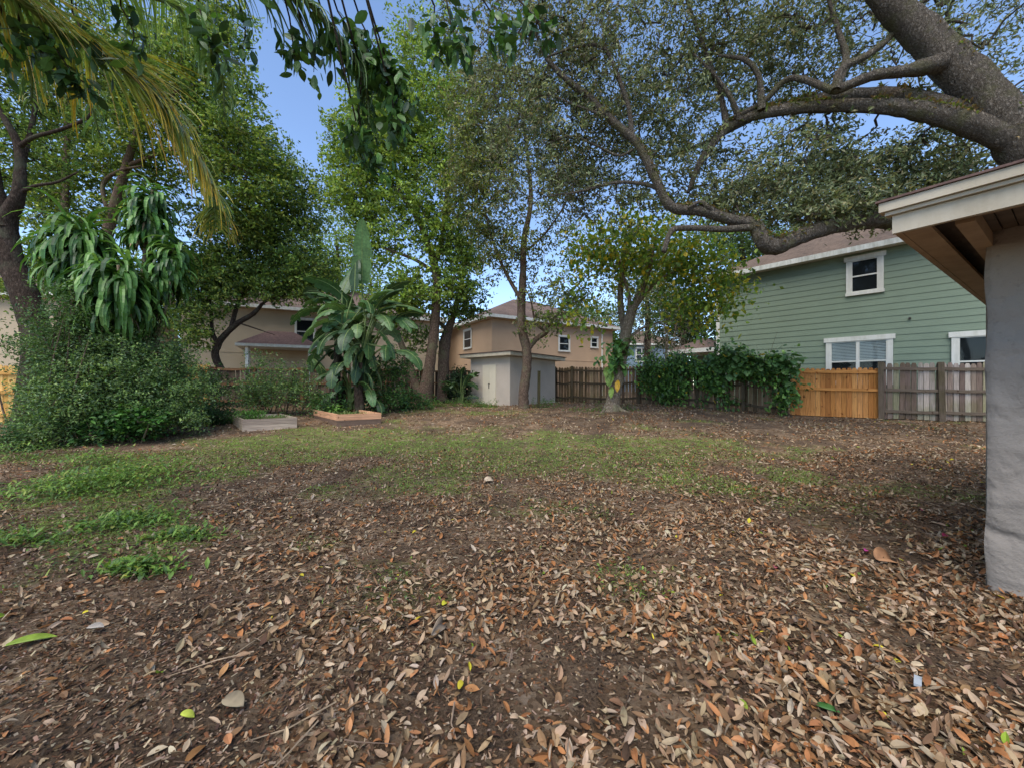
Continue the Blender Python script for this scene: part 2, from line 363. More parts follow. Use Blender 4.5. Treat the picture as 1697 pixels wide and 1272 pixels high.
for y0, y1, dens, ns in ((.7, 2.6, 2300, 4), (2.6, 4.5, 1600, 3), (4.5, 8, 800, 2), (8, 20, 230, 2)):
    x, y = scatter(y0, y1, dens, 1.5, lmask); n = len(x)
    z = gz(x, y)+(vnoise(x*7, y*7, 77)-.5)*.022*(np.hypot(x, y) < 9)+.004+rng.random(n)**2*.022
    Ls = rng.uniform(.035, .082, n)*(1.25 if y0 >= 8 else 1); 
    col = pal(LC, n, .22, LW); k = rng.random(n) < .006; col[k] = pal([(196, 180, 60), (120, 140, 50)], k.sum())
    lit.straps(np.stack([x, y, z], -1), rng.uniform(0, 2*np.pi, n), rng.normal(.12, .3, n), Ls, Ls*rng.uniform(.26, .52, n), rng.normal(.4, 1.1, n), ns, col=col, roll=rng.normal(0, .55, n), fold=.45)
tag(obj('leaf_litter', lit, M_litter), 'fallen oak leaves in tan and rust brown covering the yard', 'fallen leaves', kind='stuff')
ch = MB()                                            # bark chips and stalks in the soil
x, y = np.concatenate([scatter(.7, 3.2, 5200, 1.5, lambda a, b: np.clip(.5+bare(a, b), 0, 1)), scatter(3.2, 8, 900, 1.5)], 1); n = len(x)
z = gz(x, y)+(vnoise(x*7, y*7, 77)-.5)*.022+.003
ch.straps(np.stack([x, y, z], -1), rng.uniform(0, 6.28, n), rng.normal(.1, .3, n), rng.uniform(.006, .03, n)*(1+(y > 3.2)*.6), rng.uniform(.002, .013, n)*(1+(y > 3.2)*.6), rng.normal(0, .5, n), 1, prof=lambda u: np.ones_like(u), col=pal([(92, 68, 52), (116, 92, 72), (138, 116, 94), (62, 48, 38), (150, 132, 112), (50, 40, 34), (112, 76, 52)], n, .3), fold=0)
tag(obj('mulch_chips', ch, M_litter), 'fine dark mulch chips and crumbs scattered in the bare soil', 'mulch', kind='stuff')
tw = MB(); x, y = scatter(.8, 11, 7, 1.4); n = len(x)
A = np.stack([x, y, gz(x, y)+.018], -1); az = rng.uniform(0, 6.28, n); ll = rng.uniform(.06, .42, n)**1.2
B = A+np.stack([np.cos(az)*ll, np.sin(az)*ll, 0*ll], -1); B[:, 2] = gz(B[:, 0], B[:, 1])+.022; Mi = (A+B)/2+rng.normal(0, .02, (n, 3)); Mi[:, 2] = np.maximum(Mi[:, 2], gz(Mi[:, 0], Mi[:, 1])+.01)
rr = rng.uniform(.0015, .005, n); tc_ = np.repeat(pal([(110, 92, 78), (146, 126, 106), (82, 64, 52)], n), 4, 0)
tw.segs(A, Mi, rr, rr*.85, 4, tc_); tw.segs(Mi, B, rr*.85, rr*.5, 4, tc_)
tag(obj('fallen_twigs', tw, M_litter), 'thin dry twigs lying scattered over the leaves', 'twigs', kind='stuff')
# grass and low weeds
gs = MB()
for y0, y1, dens, h0 in ((2.6, 6.5, 1900, 1.0), (6.5, 16.5, 620, 1.35)):
    x, y = scatter(y0, y1, dens, 1.45, lambda a, b: green(a, b)**1.3*np.clip((fbm(a*4, b*4, 55, 2)-.3)*3, 0, 1)); n = len(x)
    h = rng.uniform(.015, .06, n)*h0
    gs.straps(np.stack([x, y, gz(x, y)], -1), rng.uniform(0, 6.28, n), rng.uniform(.35, 1.4, n), h, h*rng.uniform(.07, .26, n), rng.uniform(.2, 1.6, n), 2, prof=lambda u: 1-u*.8,
              col=pal([(116, 144, 56), (134, 162, 68), (94, 122, 52), (152, 162, 82), (166, 154, 110)], n, .2, [3, 3, 2.4, 1.8, 1.4]))
x, y = scatter(2.6, 9, 300, 1.45, lambda a, b: green(a, b)**1.6); n = len(x)
gs.straps(np.stack([x, y, gz(x, y)+rng.uniform(.01, .06, n)], -1), rng.uniform(0, 6.28, n), rng.uniform(-.2, .6, n), rng.uniform(.02, .045, n), rng.uniform(.012, .026, n), rng.uniform(0, .8, n), 2, col=pal([(98, 124, 56), (120, 144, 66), (80, 106, 58)], n, .2))
tag(obj('grass', gs, M_leaf), 'sparse green grass and clover growing through the leaves', 'grass', kind='stuff')
# taller weed patch at left
wd = MB()
for (px, py, rx, ry, hh, nn) in ((180, 800, 1.1, .7, .26, 2600), (110, 815, .7, .5, .2, 900), (215, 868, .45, .25, .13, 800), (230, 945, .28, .14, .10, 420), (300, 890, .3, .15, .08, 300), (160, 772, .6, .4, .34, 600), (30, 900, .4, .2, .12, 250), (20, 760, .8, .5, .35, 500)):
    c = GP(px, py); x = c[0]+rng.normal(0, rx*.55, nn); y = c[1]+rng.normal(0, ry*.6, nn); h = rng.random(nn)*hh*np.exp(-((x-c[0])/rx)**2)*.9
    wd.straps(np.stack([x, y, gz(x, y)+h], -1), rng.uniform(0, 6.28, nn), rng.uniform(-.1, 1.1, nn), rng.uniform(.04, .10, nn), rng.uniform(.012, .04, nn), rng.uniform(.2, 1.2, nn), 2,
              col=pal([(92, 124, 52), (114, 144, 60), (76, 102, 54), (146, 156, 76)], nn, .2, [3, 3, 2, .8]))
    k = nn//6; A = np.stack([x[:k], y[:k], gz(x[:k], y[:k])], -1); wd.segs(A, A+np.stack([rng.normal(0, .02, k), rng.normal(0, .02, k), h[:k]+.03], -1), .002, .001, 3, np.repeat(pal([(110, 120, 70)], k), 3, 0))
tag(obj('weed_patch', wd, M_leaf), 'bright green low weeds sprawling at the left edge of the yard', 'weeds', kind='stuff')

# ------------------------------------------------------------------ vegetation builders
def blobs_clusters(blobs, seed):
    """blobs: (px, py, D, rpx, rpy, rD, n). Returns cluster centres."""
    r = np.random.default_rng(seed); out = []
    for (px, py, D, rx, ry, rd, n) in blobs:
        v = r.normal(size=(n, 3)); v /= np.linalg.norm(v, axis=1)[:, None]; v *= (r.random((n, 1))**.42)
        c = P(px, py, D); k = D/F
        out.append(c+v*np.array([rx*k, rd, ry*k]))
    return np.vstack(out)
def grow(skel, skr, cl, seed, jit=.12):
    """attach clusters to the nearest node, making a branching twig net. returns segments"""
    sk = np.asarray(skel); d = np.array([np.min(np.linalg.norm(sk-c, axis=1)) for c in cl]); order = np.argsort(d)
    nodes = np.vstack([sk, cl[order]]); ns = len(sk); par = np.zeros(len(nodes), int)-1; cnt = np.ones(len(nodes))
    for i in range(ns, len(nodes)):
        c = nodes[i]; dd = np.linalg.norm(nodes[:i]-c, axis=1); dd[ns:] *= 1.0; dd[:ns] *= .8
        par[i] = int(np.argmin(dd))
    for i in range(len(nodes)-1, ns-1, -1):
        if par[i] >= ns: cnt[par[i]] += cnt[i]
    A = nodes[par[ns:]]; B = nodes[ns:]; rad = .0045*np.sqrt(cnt[ns:])+.004
    cap = np.full(len(nodes), 9.); cap[:ns] = skr; rad = np.minimum(rad, cap[par[ns:]]*.8)
    ln = np.linalg.norm(B-A, axis=1)[:, None]; r = np.random.default_rng(seed)
    M1 = A+(B-A)*.35+r.normal(0, 1, A.shape)*ln*jit; M2 = A+(B-A)*.7+r.normal(0, 1, A.shape)*ln*jit
    M1[:, 2] += ln[:, 0]*.06; M2[:, 2] += ln[:, 0]*.07
    return A, M1, M2, B, rad
def tree(name, label, cat, base, limbs, blobs, leafL, leafW, per, colors, w=None, bk=None, seed=1, cr=.30, lm=None, sides=10, group=None, upb=.35, flat=.6, twigs=True, crown_label=None, droop=0, rough=.06, knots=.02, cluster_cap=None, extra=None):
    """limbs: list of (points [(px,py,D)...], radii). Trunk first, its first point on the ground."""
    root = thing(name, label, cat, base, group)
    tb = MB(); sk = []; skr = []
    for pts, rad in limbs:
        q = np.array([p if isinstance(p, np.ndarray) else P(*p) for p in pts]); tb.tube(q, rad, sides, 6, rough, knots=knots)
        s = catmull(q, 6); rr = np.interp(np.linspace(0, 1, len(s)), np.linspace(0, 1, len(rad)), rad); k0 = len(s)//3 if pts is limbs[0][0] else 1
        sk.append(s[k0:]); skr.append(rr[k0:])
    sk = np.vstack(sk); skr = np.concatenate(skr)
    cl = blobs_clusters(blobs, seed)
    if twigs:
        A, M1, M2, B, rad = grow(sk, skr, cl, seed)
        tb.segs(A, M1, rad, rad*.9, 4); tb.segs(M1, M2, rad*.9, rad*.75, 4); tb.segs(M2, B, rad*.75, rad*.5, 4)
    obj('trunk', tb, bk or M_bark, root, True)
    n = len(cl)*per; r = np.random.default_rng(seed+100)
    off = r.normal(size=(n, 3))*cr*np.array([1, 1, flat]); base_c = np.repeat(cl, per, 0)
    # a few sub-sprays per cluster so the foliage reads as small sprays and not as fog
    sub = r.normal(size=(len(cl)*6, 3))*cr*np.array([1, 1, flat]); pick = np.repeat(np.arange(len(cl)), per)*6+r.integers(0, 6, n)
    C = base_c+sub[pick]+r.normal(size=(n, 3))*cr*.36*np.array([1, 1, flat])
    bright = np.repeat(.75+.6*r.random(len(cl)), per)[:, None]
    cb = MB(); Ls = r.uniform(.7, 1.25, n)*leafL
    cb.rhombs(C, Ls, Ls*leafW/leafL, pal(colors, n, .2, w, r)*bright, upb, dirb=(0, 0, -droop) if droop else None)
    if extra is not None: extra(cb, cl, r)
    obj('crown', cb, lm or M_leaf, root, label=crown_label)
    return root, cl, sk
GREEN = [(96, 120, 54), (116, 140, 60), (80, 102, 50), (136, 152, 72), (104, 118, 66)]
OAK = [(112, 122, 84), (94, 104, 72), (132, 140, 102), (134, 128, 92), (78, 86, 62), (158, 158, 120)]
YEL = [(130, 150, 60), (108, 138, 58), (166, 166, 60), (200, 176, 56), (90, 118, 58)]

# ---- big live oak on the right
oak_limbs = [
 ([np.array([12.4, 7.2, 0.0]), np.array([11.6, 7.3, 2.2]), (1790, 380, 7.5), (1690, 235, 7.7), (1610, 140, 7.9), (1530, 60, 8.1), (1450, -20, 8.2), (1380, -120, 8.4)], [.55, .43, .36, .33, .31, .27, .21, .14]),
 ([(1712, 262, 7.65), (1650, 222, 7.75), (1560, 192, 8.0), (1480, 178, 8.3), (1380, 176, 8.7), (1290, 184, 9.0), (1215, 205, 9.4), (1165, 262, 9.6), (1140, 320, 9.7)], [.16, .22, .19, .15, .125, .115, .10, .085, .04]),
 ([(1690, 225, 7.7), (1610, 190, 7.95), (1500, 160, 8.4), (1420, 158, 8.9), (1330, 170, 9.4), (1240, 196, 9.9), (1190, 225, 10.2)], [.14, .18, .15, .13, .11, .09, .05]),
 ([(1560, 105, 7.95), (1500, 118, 8.0), (1445, 126, 8.1), (1395, 146, 8.3), (1376, 150, 8.4)], [.18, .10, .09, .085, .08]),
 ([(1385, 150, 8.3), (1395, 115, 8.3), (1440, 90, 8.3), (1480, 55, 8.3), (1500, 0, 8.3)], [.09, .07, .06, .05, .03]),
 ([(1385, 148, 8.3), (1402, 98, 8.35), (1392, 60, 8.4), (1370, -10, 8.5)], [.08, .06, .05, .03]),
 ([(1380, 150, 8.35), (1310, 130, 8.8), (1262, 172, 9.1), (1215, 195, 9.3)], [.07, .06, .06, .05]),
 ([(1262, 182, 9.0), (1258, 130, 8.9), (1235, 100, 8.9), (1190, 92, 9)], [.08, .055, .05, .02]),
 ([(1225, 200, 9.3), (1212, 165, 9.2), (1188, 130, 9.2), (1150, 90, 9.2)], [.07, .05, .04, .02]),
 ([(1205, 212, 9.4), (1192, 150, 9.4), (1160, 60, 9.4), (1130, -20, 9.4)], [.07, .05, .04, .02]),
 ([(1245, 198, 9.9), (1150, 245, 10.3), (1090, 260, 10.6), (1010, 250, 10.8)], [.06, .05, .035, .015]),
 # low limb that swings left over the yard, dipping to a burl and rising again
 ([(1720, 330, 9.2), (1620, 345, 9.2), (1520, 362, 9.0), (1430, 366, 8.9), (1360, 380, 8.8), (1310, 398, 8.7), (1283, 408, 8.65), (1264, 398, 8.65), (1250, 372, 8.7), (1215, 365, 8.8), (1165, 350, 8.9), (1113, 343, 9), (1088, 300, 9), (1058, 240, 9), (1020, 205, 9.1), (975, 160, 9.2), (935, 128, 9.3), (905, 95, 9.3), (890, 60, 9.3)],
  [.32, .26, .2, .17, .16, .17, .19, .15, .125, .11, .105, .10, .092, .085, .08, .07, .06, .045, .03]),
 ([(1047, 226, 9.05), (1042, 180, 9), (1025, 130, 9), (1008, 90, 9), (990, 76, 9), (955, 78, 9), (905, 95, 9)], [.06, .05, .045, .04, .035, .03, .02]),
 ([(1250, 376, 8.7), (1200, 380, 8.7), (1135, 378, 8.7), (1112, 384, 8.7), (1100, 418, 8.7)], [.08, .06, .055, .055, .05]),
 ([(1096, 316, 9), (1070, 306, 9.2), (1020, 303, 9.4), (960, 318, 9.5), (905, 326, 9.6)], [.05, .04, .035, .025, .012]),
 ([(1050, 248, 9.05), (1025, 258, 9.2), (985, 240, 9.4), (945, 226, 9.5), (905, 240, 9.5)], [.03, .028, .024, .018, .01]),
 ([(992, 188, 9.1), (955, 175, 9.3), (905, 158, 9.4), (870, 172, 9.5)], [.028, .022, .016, .01]),
 ([(1190, 352, 8.85), (1175, 345, 8.8), (1160, 335, 8.8), (1140, 345, 8.8)], [.06, .055, .04, .02]),
]
oak_blobs = [(1100, 30, 9.6, 260, 110, 1.8, 300), (1350, 40, 9.4, 240, 100, 1.6, 210), (1560, 0, 9.8, 220, 80, 1.6, 90), (1650, 110, 10.2, 110, 80, 1.3, 75), (880, 60, 10, 160, 120, 1.4, 190),
             (1020, 170, 10, 170, 100, 1.5, 230), (1120, 200, 10.2, 110, 80, 1.4, 120), (1260, 120, 10.2, 150, 80, 1.4, 120), (920, 250, 10.2, 130, 110, 1.3, 160), (1170, 300, 10, 150, 60, 1.2, 110),
             (1330, 300, 9.4, 170, 75, 1.1, 190), (1480, 290, 9.2, 130, 60, 1.0, 130), (1580, 245, 9.4, 90, 45, .9, 60), (1400, 345, 8.9, 140, 32, .7, 150), (1250, 330, 9.2, 90, 45, .9, 80), (1350, 240, 9.6, 90, 45, 1, 50), (1560, 300, 9, 70, 40, .7, 50), (1010, 320, 10.3, 110, 60, 1, 60)]
def moss(cb, cl, r):
    # grey-brown hanging sprays in the part of the crown above the middle trees
    k = cl[(cl[:, 0]/cl[:, 1] < .28)]; k = k[r.random(len(k)) < .5]
    n = len(k)*14; C = np.repeat(k, 14, 0)+r.normal(size=(n, 3))*.14; C[:, 2] -= r.random(n)*.5
    cb.rhombs(C, .11, .03, pal([(100, 92, 76), (78, 72, 62), (118, 108, 88)], n, .2, None, r), 0, dirb=(0, 0, -2))
oak_root, _c, _k = tree('live_oak', 'huge live oak with rough grey bark leaning over the right of the yard', 'tree', (12.4, 7.2, 0), oak_limbs, oak_blobs, .12, .048, 31, OAK, [3, 3, 2, 2, 2, .8], M_oakbark, 11, .20, sides=16, extra=moss, rough=.09, knots=.04)

r = np.random.default_rng(66); fb = MB(); FC = []; BC = []
for pts, rad in oak_limbs[1:3]+oak_limbs[11:12]+oak_limbs[:1]:
    q = catmull(np.array([p if isinstance(p, np.ndarray) else P(*p) for p in pts]), 6); rr = np.interp(np.linspace(0, 1, len(q)), np.linspace(0, 1, len(rad)), rad)
    n = 2200; t = r.random(n)*(len(q)-1); i = t.astype(int); f = (t-i)[:, None]; C = q[i]*(1-f)+q[np.minimum(i+1, len(q)-1)]*f; R_ = rr[i]
    keep = (R_ > .075) & (vnoise(C[:, 0]*3, C[:, 1]*3+C[:, 2]*2, 91) > .42); C = C[keep]; R_ = R_[keep]; a = r.normal(0, .75, len(C)); d = q[np.minimum(i+1, len(q)-1)]-q[i]; d = d[keep]
    sd = np.cross(d, [0, 0, 1.]); sd /= np.linalg.norm(sd, axis=1)[:, None]+1e-9; R_ = R_*1.1; C = C+sd*(np.sin(a)*R_)[:, None]+np.array([0, 0, 1.])*(np.cos(a)*R_)[:, None]; FC.append(C)
C = np.vstack(FC); n = len(C)
fb.straps(C, r.uniform(0, 6.28, n), r.uniform(.2, 1.4, n), r.uniform(.06, .16, n), r.uniform(.02, .045, n), r.uniform(.5, 2.2, n), 3, col=pal([(112, 126, 60), (126, 108, 74), (86, 98, 52), (112, 92, 66)], n, .2, None, r))
obj('fern_fringe', fb, M_leaf, oak_root, label='small ferns and moss growing along the tops of the limbs')

# ---- slender tree in front of the shed, with hanging grey sprays
b = G(868, 15.4)
tree('young_oak', 'slim reddish trunk tree standing in front of the grey shed', 'tree', b,
 [([b-[0, 0, .1], b+[0, 0, .12], (868, 650, 15.4), (873, 610, 15.4), (873, 580, 15.4), (866, 550, 15.4), (864, 510, 15.4), (867, 450, 15.4), (868, 400, 15.4), (880, 330, 15.4), (872, 240, 15.4), (860, 140, 15.3)], [.26, .21, .19, .185, .18, .17, .16, .13, .11, .09, .06, .03]),
  ([(873, 580, 15.4), (889, 562, 15.4), (905, 550, 15.4), (907, 535, 15.4)], [.12, .1, .1, .08]), ([(905, 550, 15.4), (888, 535, 15.3), (880, 500, 15.2), (872, 480, 15.2)], [.05, .045, .03, .02]),
  ([(905, 545, 15.4), (925, 520, 15.4), (950, 480, 15.3), (975, 455, 15.2)], [.06, .05, .035, .02]),
  ([(865, 500, 15.4), (845, 465, 15.4), (828, 430, 15.4), (812, 385, 15.4), (800, 330, 15.3)], [.08, .07, .055, .04, .02]),
  ([(868, 420, 15.4), (905, 385, 15.4), (940, 330, 15.4), (950, 270, 15.4)], [.05, .04, .03, .02])],
 [(800, 290, 15, 65, 110, 1.5, 170), (825, 180, 15, 95, 100, 1.6, 190), (880, 400, 15.2, 90, 60, 1.4, 55), (920, 300, 15, 80, 80, 1.4, 60), (925, 495, 15.2, 55, 40, 1, 30), (820, 420, 15.2, 60, 50, 1, 28), (900, 540, 15.1, 50, 30, .8, 16)],
 .15, .065, 46, [(108, 118, 74), (128, 122, 90), (102, 118, 60), (86, 94, 64), (148, 154, 74)], None, M_bark, 21, .27, droop=.6)

# ---- twin-trunk camphor tree left of the shed
b = G(702, 17.2)
tree('camphor_tree', 'twin-trunked light green tree left of the shed, one stem leaning left', 'tree', b,
 [([b-[0, 0, .1], (704, 655, 17.2), (710, 620, 17.2), (717, 570, 17.2), (722, 520, 17.2), (724, 470, 17.2), (720, 440, 17.2), (708, 400, 17.2), (690, 360, 17.1), (665, 325, 17), (640, 300, 17), (610, 285, 17)], [.46, .34, .24, .2, .19, .18, .16, .13, .1, .08, .06, .03]),
  ([(702, 660, 17.2), (690, 640, 17.2), (681, 612, 17.1), (665, 570, 17), (655, 550, 16.9), (640, 552, 16.8), (622, 545, 16.7)], [.3, .2, .15, .13, .11, .07, .04]),
  ([(655, 550, 16.9), (668, 538, 16.8), (690, 525, 16.7)], [.07, .05, .03]),
  ([(718, 450, 17.2), (690, 432, 17.1), (655, 418, 17), (625, 408, 16.9), (600, 402, 16.8)], [.09, .07, .06, .045, .02]),
  ([(720, 440, 17.2), (732, 400, 17.2), (738, 340, 17.2), (745, 270, 17.1), (750, 190, 17)], [.12, .1, .08, .06, .03]),
  ([(735, 370, 17.2), (760, 330, 17.2), (775, 300, 17.1)], [.06, .04, .02]), ([(665, 325, 17), (650, 270, 17), (640, 210, 17)], [.05, .04, .02])],
 [(635, 240, 17, 85, 70, 1.8, 190), (700, 180, 17.2, 110, 80, 2, 220), (740, 290, 17.3, 80, 90, 2, 150), (640, 330, 17, 85, 50, 1.6, 120), (620, 400, 17, 55, 55, 1.4, 60), (765, 440, 17.3, 45, 65, 1.4, 80), (690, 480, 17, 65, 45, 1.4, 70), (650, 500, 17, 60, 40, 1, 70), (710, 380, 17, 60, 45, 1.4, 70), (600, 340, 17, 55, 50, 1.2, 50), (575, 240, 17.2, 35, 50, 1, 50), (600, 170, 17.2, 40, 30, 1, 30), (580, 300, 17, 40, 40, 1, 30), (700, 80, 17, 90, 60, 1.4, 70)],
 .17, .09, 38, [(118, 140, 58), (134, 158, 62), (94, 120, 52), (150, 166, 72), (104, 126, 60)], None, M_bark, 31, .28)
b = G(736, 18.3)
tree('camphor_tree', 'short thick pale-trunked tree between the twin-trunked tree and the shed', 'tree', b,
 [([b-[0, 0, .1], (735, 640, 18.3), (735, 600, 18.3), (737, 568, 18.3), (745, 540, 18.3), (752, 520, 18.3), (765, 470, 18.2), (772, 420, 18)], [.34, .27, .25, .25, .18, .14, .09, .03]), ([(742, 548, 18.3), (728, 535, 18.3), (712, 530, 18.2)], [.1, .08, .03])],
 [(765, 500, 18.2, 45, 40, 1, 60), (690, 560, 18.2, 40, 30, .8, 22), (765, 400, 18.3, 60, 60, 1.4, 60)], .17, .085, 42, GREEN, None, M_bark, 41, .28)

# ---- yellow-leaved tree with flared base before the back fence
b = G(1012, 14.3)
def bigleaf(cb, cl, r):
    n = len(cl)*7; C = np.repeat(cl, 7, 0)+r.normal(size=(n, 3))*.35
    cb.straps(C, r.uniform(0, 6.28, n), r.uniform(-1.2, .3, n), r.uniform(.14, .24, n), r.uniform(.09, .15, n), r.uniform(0, .8, n), 3, col=pal(YEL, n, .2, [3, 3, 1.4, 1, 2], r), roll=r.normal(0, .5, n))
tree('orchid_tree', 'pale trunk tree with yellowing broad leaves and flared roots at the back fence', 'tree', b,
 [([b-[0, 0, .12], (1015, 668, 14.3), (1021, 640, 14.3), (1028, 605, 14.3), (1034, 570, 14.3), (1042, 530, 14.3), (1052, 505, 14.3), (1068, 470, 14.2), (1078, 440, 14.1), (1085, 400, 14)], [.36, .25, .21, .2, .2, .19, .15, .1, .07, .03]),
  ([b+[-.2, 0, -.06], b+[.0, 0, .15], (1020, 650, 14.3)], [.1, .1, .08]), ([b+[.6, -.35, -.06], b+[.3, -.15, .07], (1018, 662, 14.3)], [.06, .09, .1]), ([b+[-.4, -.2, -.06], b+[-.2, -.1, .09], (1014, 662, 14.3)], [.05, .08, .1]),
  ([(1046, 520, 14.3), (1040, 480, 14.2), (1030, 450, 14.1), (1022, 420, 14), (1000, 400, 14)], [.09, .06, .05, .04, .02]),
  ([(1038, 560, 14.4), (1030, 520, 14.6), (1028, 480, 14.7), (1034, 430, 14.7), (1038, 380, 14.7)], [.14, .12, .1, .08, .04]),
  ([(1055, 505, 14.3), (1085, 470, 14), (1120, 450, 13.8), (1160, 440, 13.6)], [.08, .06, .04, .02]), ([(1047, 556, 14.3), (1062, 545, 14.1), (1080, 538, 14), (1110, 530, 13.9)], [.05, .045, .03, .02])],
 [(1060, 430, 14, 85, 60, 1.3, 110), (1150, 440, 13.6, 75, 50, 1, 90), (1190, 480, 13.3, 55, 35, .8, 45), (1010, 410, 14, 60, 50, 1.2, 60), (1130, 510, 13.7, 50, 30, .8, 32), (960, 440, 14, 45, 40, 1, 26), (1100, 370, 14.2, 90, 40, 1.2, 50), (960, 520, 14.2, 45, 35, .8, 20), (1170, 530, 13.5, 30, 25, .5, 12)],
 .15, .085, 11, YEL, [3.5, 2.4, 2.2, 1.2, 1], M_pale, 51, .30, extra=bigleaf, crown_label='sparse crown of green leaves turning yellow')

# ---- dark tree at far left and tall crowns behind
b = G(50, 10.6)
tree('dark_tree', 'dark leaning trunk tree behind the shrubs at the far left', 'tree', b,
 [([b-[0, 0, .1], (62, 600, 10.6), (58, 540, 10.6), (38, 480, 10.6), (18, 430, 10.6), (12, 370, 10.6), (30, 325, 10.5), (34, 280, 10.5), (30, 240, 10.5), (12, 205, 10.4), (-20, 150, 10.4)], [.36, .3, .28, .27, .25, .2, .14, .11, .09, .07, .03]),
  ([(12, 380, 10.6), (-12, 300, 10.6), (-20, 200, 10.6), (-10, 80, 10.6), (10, -40, 10.6)], [.2, .16, .14, .1, .05]), ([(30, 245, 10.5), (55, 228, 10.4), (100, 215, 10.3), (145, 195, 10.2), (148, 172, 10.2)], [.06, .045, .04, .035, .02]),
  ([(36, 318, 10.5), (60, 308, 10.4), (95, 302, 10.3), (130, 285, 10.2)], [.045, .04, .03, .015]), ([(30, 300, 10.5), (45, 240, 10.8), (58, 180, 11), (60, 110, 11.2)], [.08, .06, .05, .03])],
 [(60, 120, 11.4, 110, 100, 1.6, 200), (30, 260, 11.2, 70, 90, 1.2, 90), (150, 60, 11.5, 110, 70, 1.6, 110), (0, 30, 11, 90, 80, 1.5, 100), (30, 450, 11.2, 50, 60, .7, 30)],
 .115, .06, 38, [(96, 122, 54), (118, 142, 60), (76, 98, 48), (138, 150, 70)], None, M_dark, 61, .23)
b = G(205, 15.5)
tree('tall_camphor', 'tall broad green tree rising behind the strap-leaved plant', 'tree', b,
 [([b-[0, 0, .1], (200, 560, 15.5), (170, 450, 15.5), (185, 360, 15.5), (205, 290, 15.5), (218, 245, 15.5), (240, 180, 15.5), (260, 90, 15.5)], [.3, .26, .22, .17, .14, .12, .08, .04]),
  ([(185, 370, 15.5), (170, 310, 15.4), (195, 285, 15.4), (235, 275, 15.4)], [.08, .07, .06, .03]), ([(110, 580, 15.3), (105, 450, 15.3), (108, 300, 15.4), (112, 200, 15.4), (105, 100, 15.4)], [.14, .13, .11, .09, .04]),
  ([(240, 180, 15.5), (300, 150, 15.5), (360, 130, 15.5)], [.07, .05, .02]), ([(210, 275, 15.5), (280, 250, 15.6), (350, 240, 15.7)], [.07, .05, .02])],
 [(330, 130, 16, 90, 80, 2, 190), (220, 120, 16, 100, 90, 2, 170), (130, 220, 16.2, 110, 90, 1.8, 150), (280, 230, 16.2, 110, 80, 2, 170), (390, 230, 16, 70, 70, 1.6, 120), (180, 330, 16.4, 130, 70, 1.5, 120), (340, 30, 16, 70, 60, 1.4, 80), (410, 320, 16.2, 60, 60, 1.5, 80), (70, 330, 16, 80, 80, 1.4, 80), (60, 440, 16, 70, 50, 1, 40)],
 .17, .09, 40, [(114, 136, 58), (132, 154, 60), (90, 114, 50), (152, 162, 72), (80, 104, 52)], None, M_bark, 71, .30)
b = G(405, 18.6)
tree('fence_tree', 'dark forked tree growing just behind the left back fence', 'tree', b,
 [([b-[0, 0, .1], (360, 600, 18.2), (361, 572, 18.2), (376, 552, 18.2), (395, 535, 18.2), (420, 520, 18.2), (440, 500, 18.2), (470, 490, 18.2)], [.2, .16, .15, .13, .12, .1, .06, .03]),
  ([(361, 572, 18.2), (352, 550, 18.2), (350, 520, 18.1), (345, 480, 18)], [.09, .08, .06, .03]), ([(382, 548, 18.2), (395, 500, 18.2), (415, 460, 18.2), (430, 400, 18.2)], [.1, .08, .06, .03]), ([(395, 535, 18.2), (425, 545, 18.1), (455, 555, 18)], [.04, .03, .015])],
 [(440, 400, 18.4, 90, 70, 1.8, 220), (490, 330, 18.8, 55, 60, 1.8, 130), (350, 460, 18, 70, 60, 1.4, 110), (500, 440, 18.5, 60, 50, 1.4, 100), (430, 270, 18.8, 60, 60, 1.4, 90), (320, 530, 17.8, 45, 50, .8, 55), (390, 380, 18, 80, 50, 1.4, 110), (470, 470, 18.2, 70, 28, .9, 90), (400, 470, 18, 60, 35, .9, 90), (530, 470, 18.6, 30, 50, 1, 60), (320, 450, 17.8, 50, 50, 1, 80)],
 .17, .09, 40, [(98, 124, 56), (80, 104, 50), (124, 146, 62), (70, 92, 48), (144, 154, 76)], None, M_dark, 81, .32)

# ---- background trees beyond the houses
bt = [(560, 430, 31, 60, 80, 2.5, 110, 'bright green leafy tree peeping between the banana plant and fence tree', YEL[:2]+GREEN), (1070, 470, 33, 70, 95, 3, 150, 'grey-green tree far beyond the yellowing tree', OAK),
      (1130, 530, 28, 45, 55, 2, 90, 'dark round tree beside the green house porch', [(54, 72, 44), (70, 88, 50), (44, 60, 40)]), (1015, 555, 36, 22, 50, 2, 50, 'narrow green tree at the right corner of the tan house', [(78, 108, 48), (96, 124, 56)]),
      (1230, 405, 30, 90, 50, 3, 130, 'broad tree crown rising behind the green house roof', [(70, 92, 48), (92, 112, 56), (58, 76, 44)]), (960, 520, 38, 60, 30, 2, 55, 'low olive tree seen over the roof of the tan house', OAK[:3]+GREEN[:1]),
      (250, 480, 27, 60, 70, 2, 100, 'shaded tree behind the tan houses at the left', GREEN), (305, 575, 30, 45, 60, 2, 90, 'dark tree filling the gap between the two beige houses', GREEN), (20, 470, 25, 60, 50, 2, 70, 'tree at the far left behind the beige house wall', GREEN), (1390, 330, 34, 90, 70, 3, 100, 'tall tree far behind the green house', OAK[:3])]
for i, (px, py, D, rx, ry, rd, nc, lab, cols) in enumerate(bt):
    b = G(px, D); tree('background_tree', lab, 'tree', b, [([b, (px+4, (py+600)/2, D), (px, py, D), (px-4, py-ry*.6, D)], [.3, .24, .15, .04])], [(px, py, D, rx, ry, rd, nc), (px+rx*.4, py+ry*.4, D, rx*.6, ry*.5, rd, nc//3)], .26, .13, 42, cols, None, M_dark, 200+i, .8, group='trees beyond the houses', sides=7)
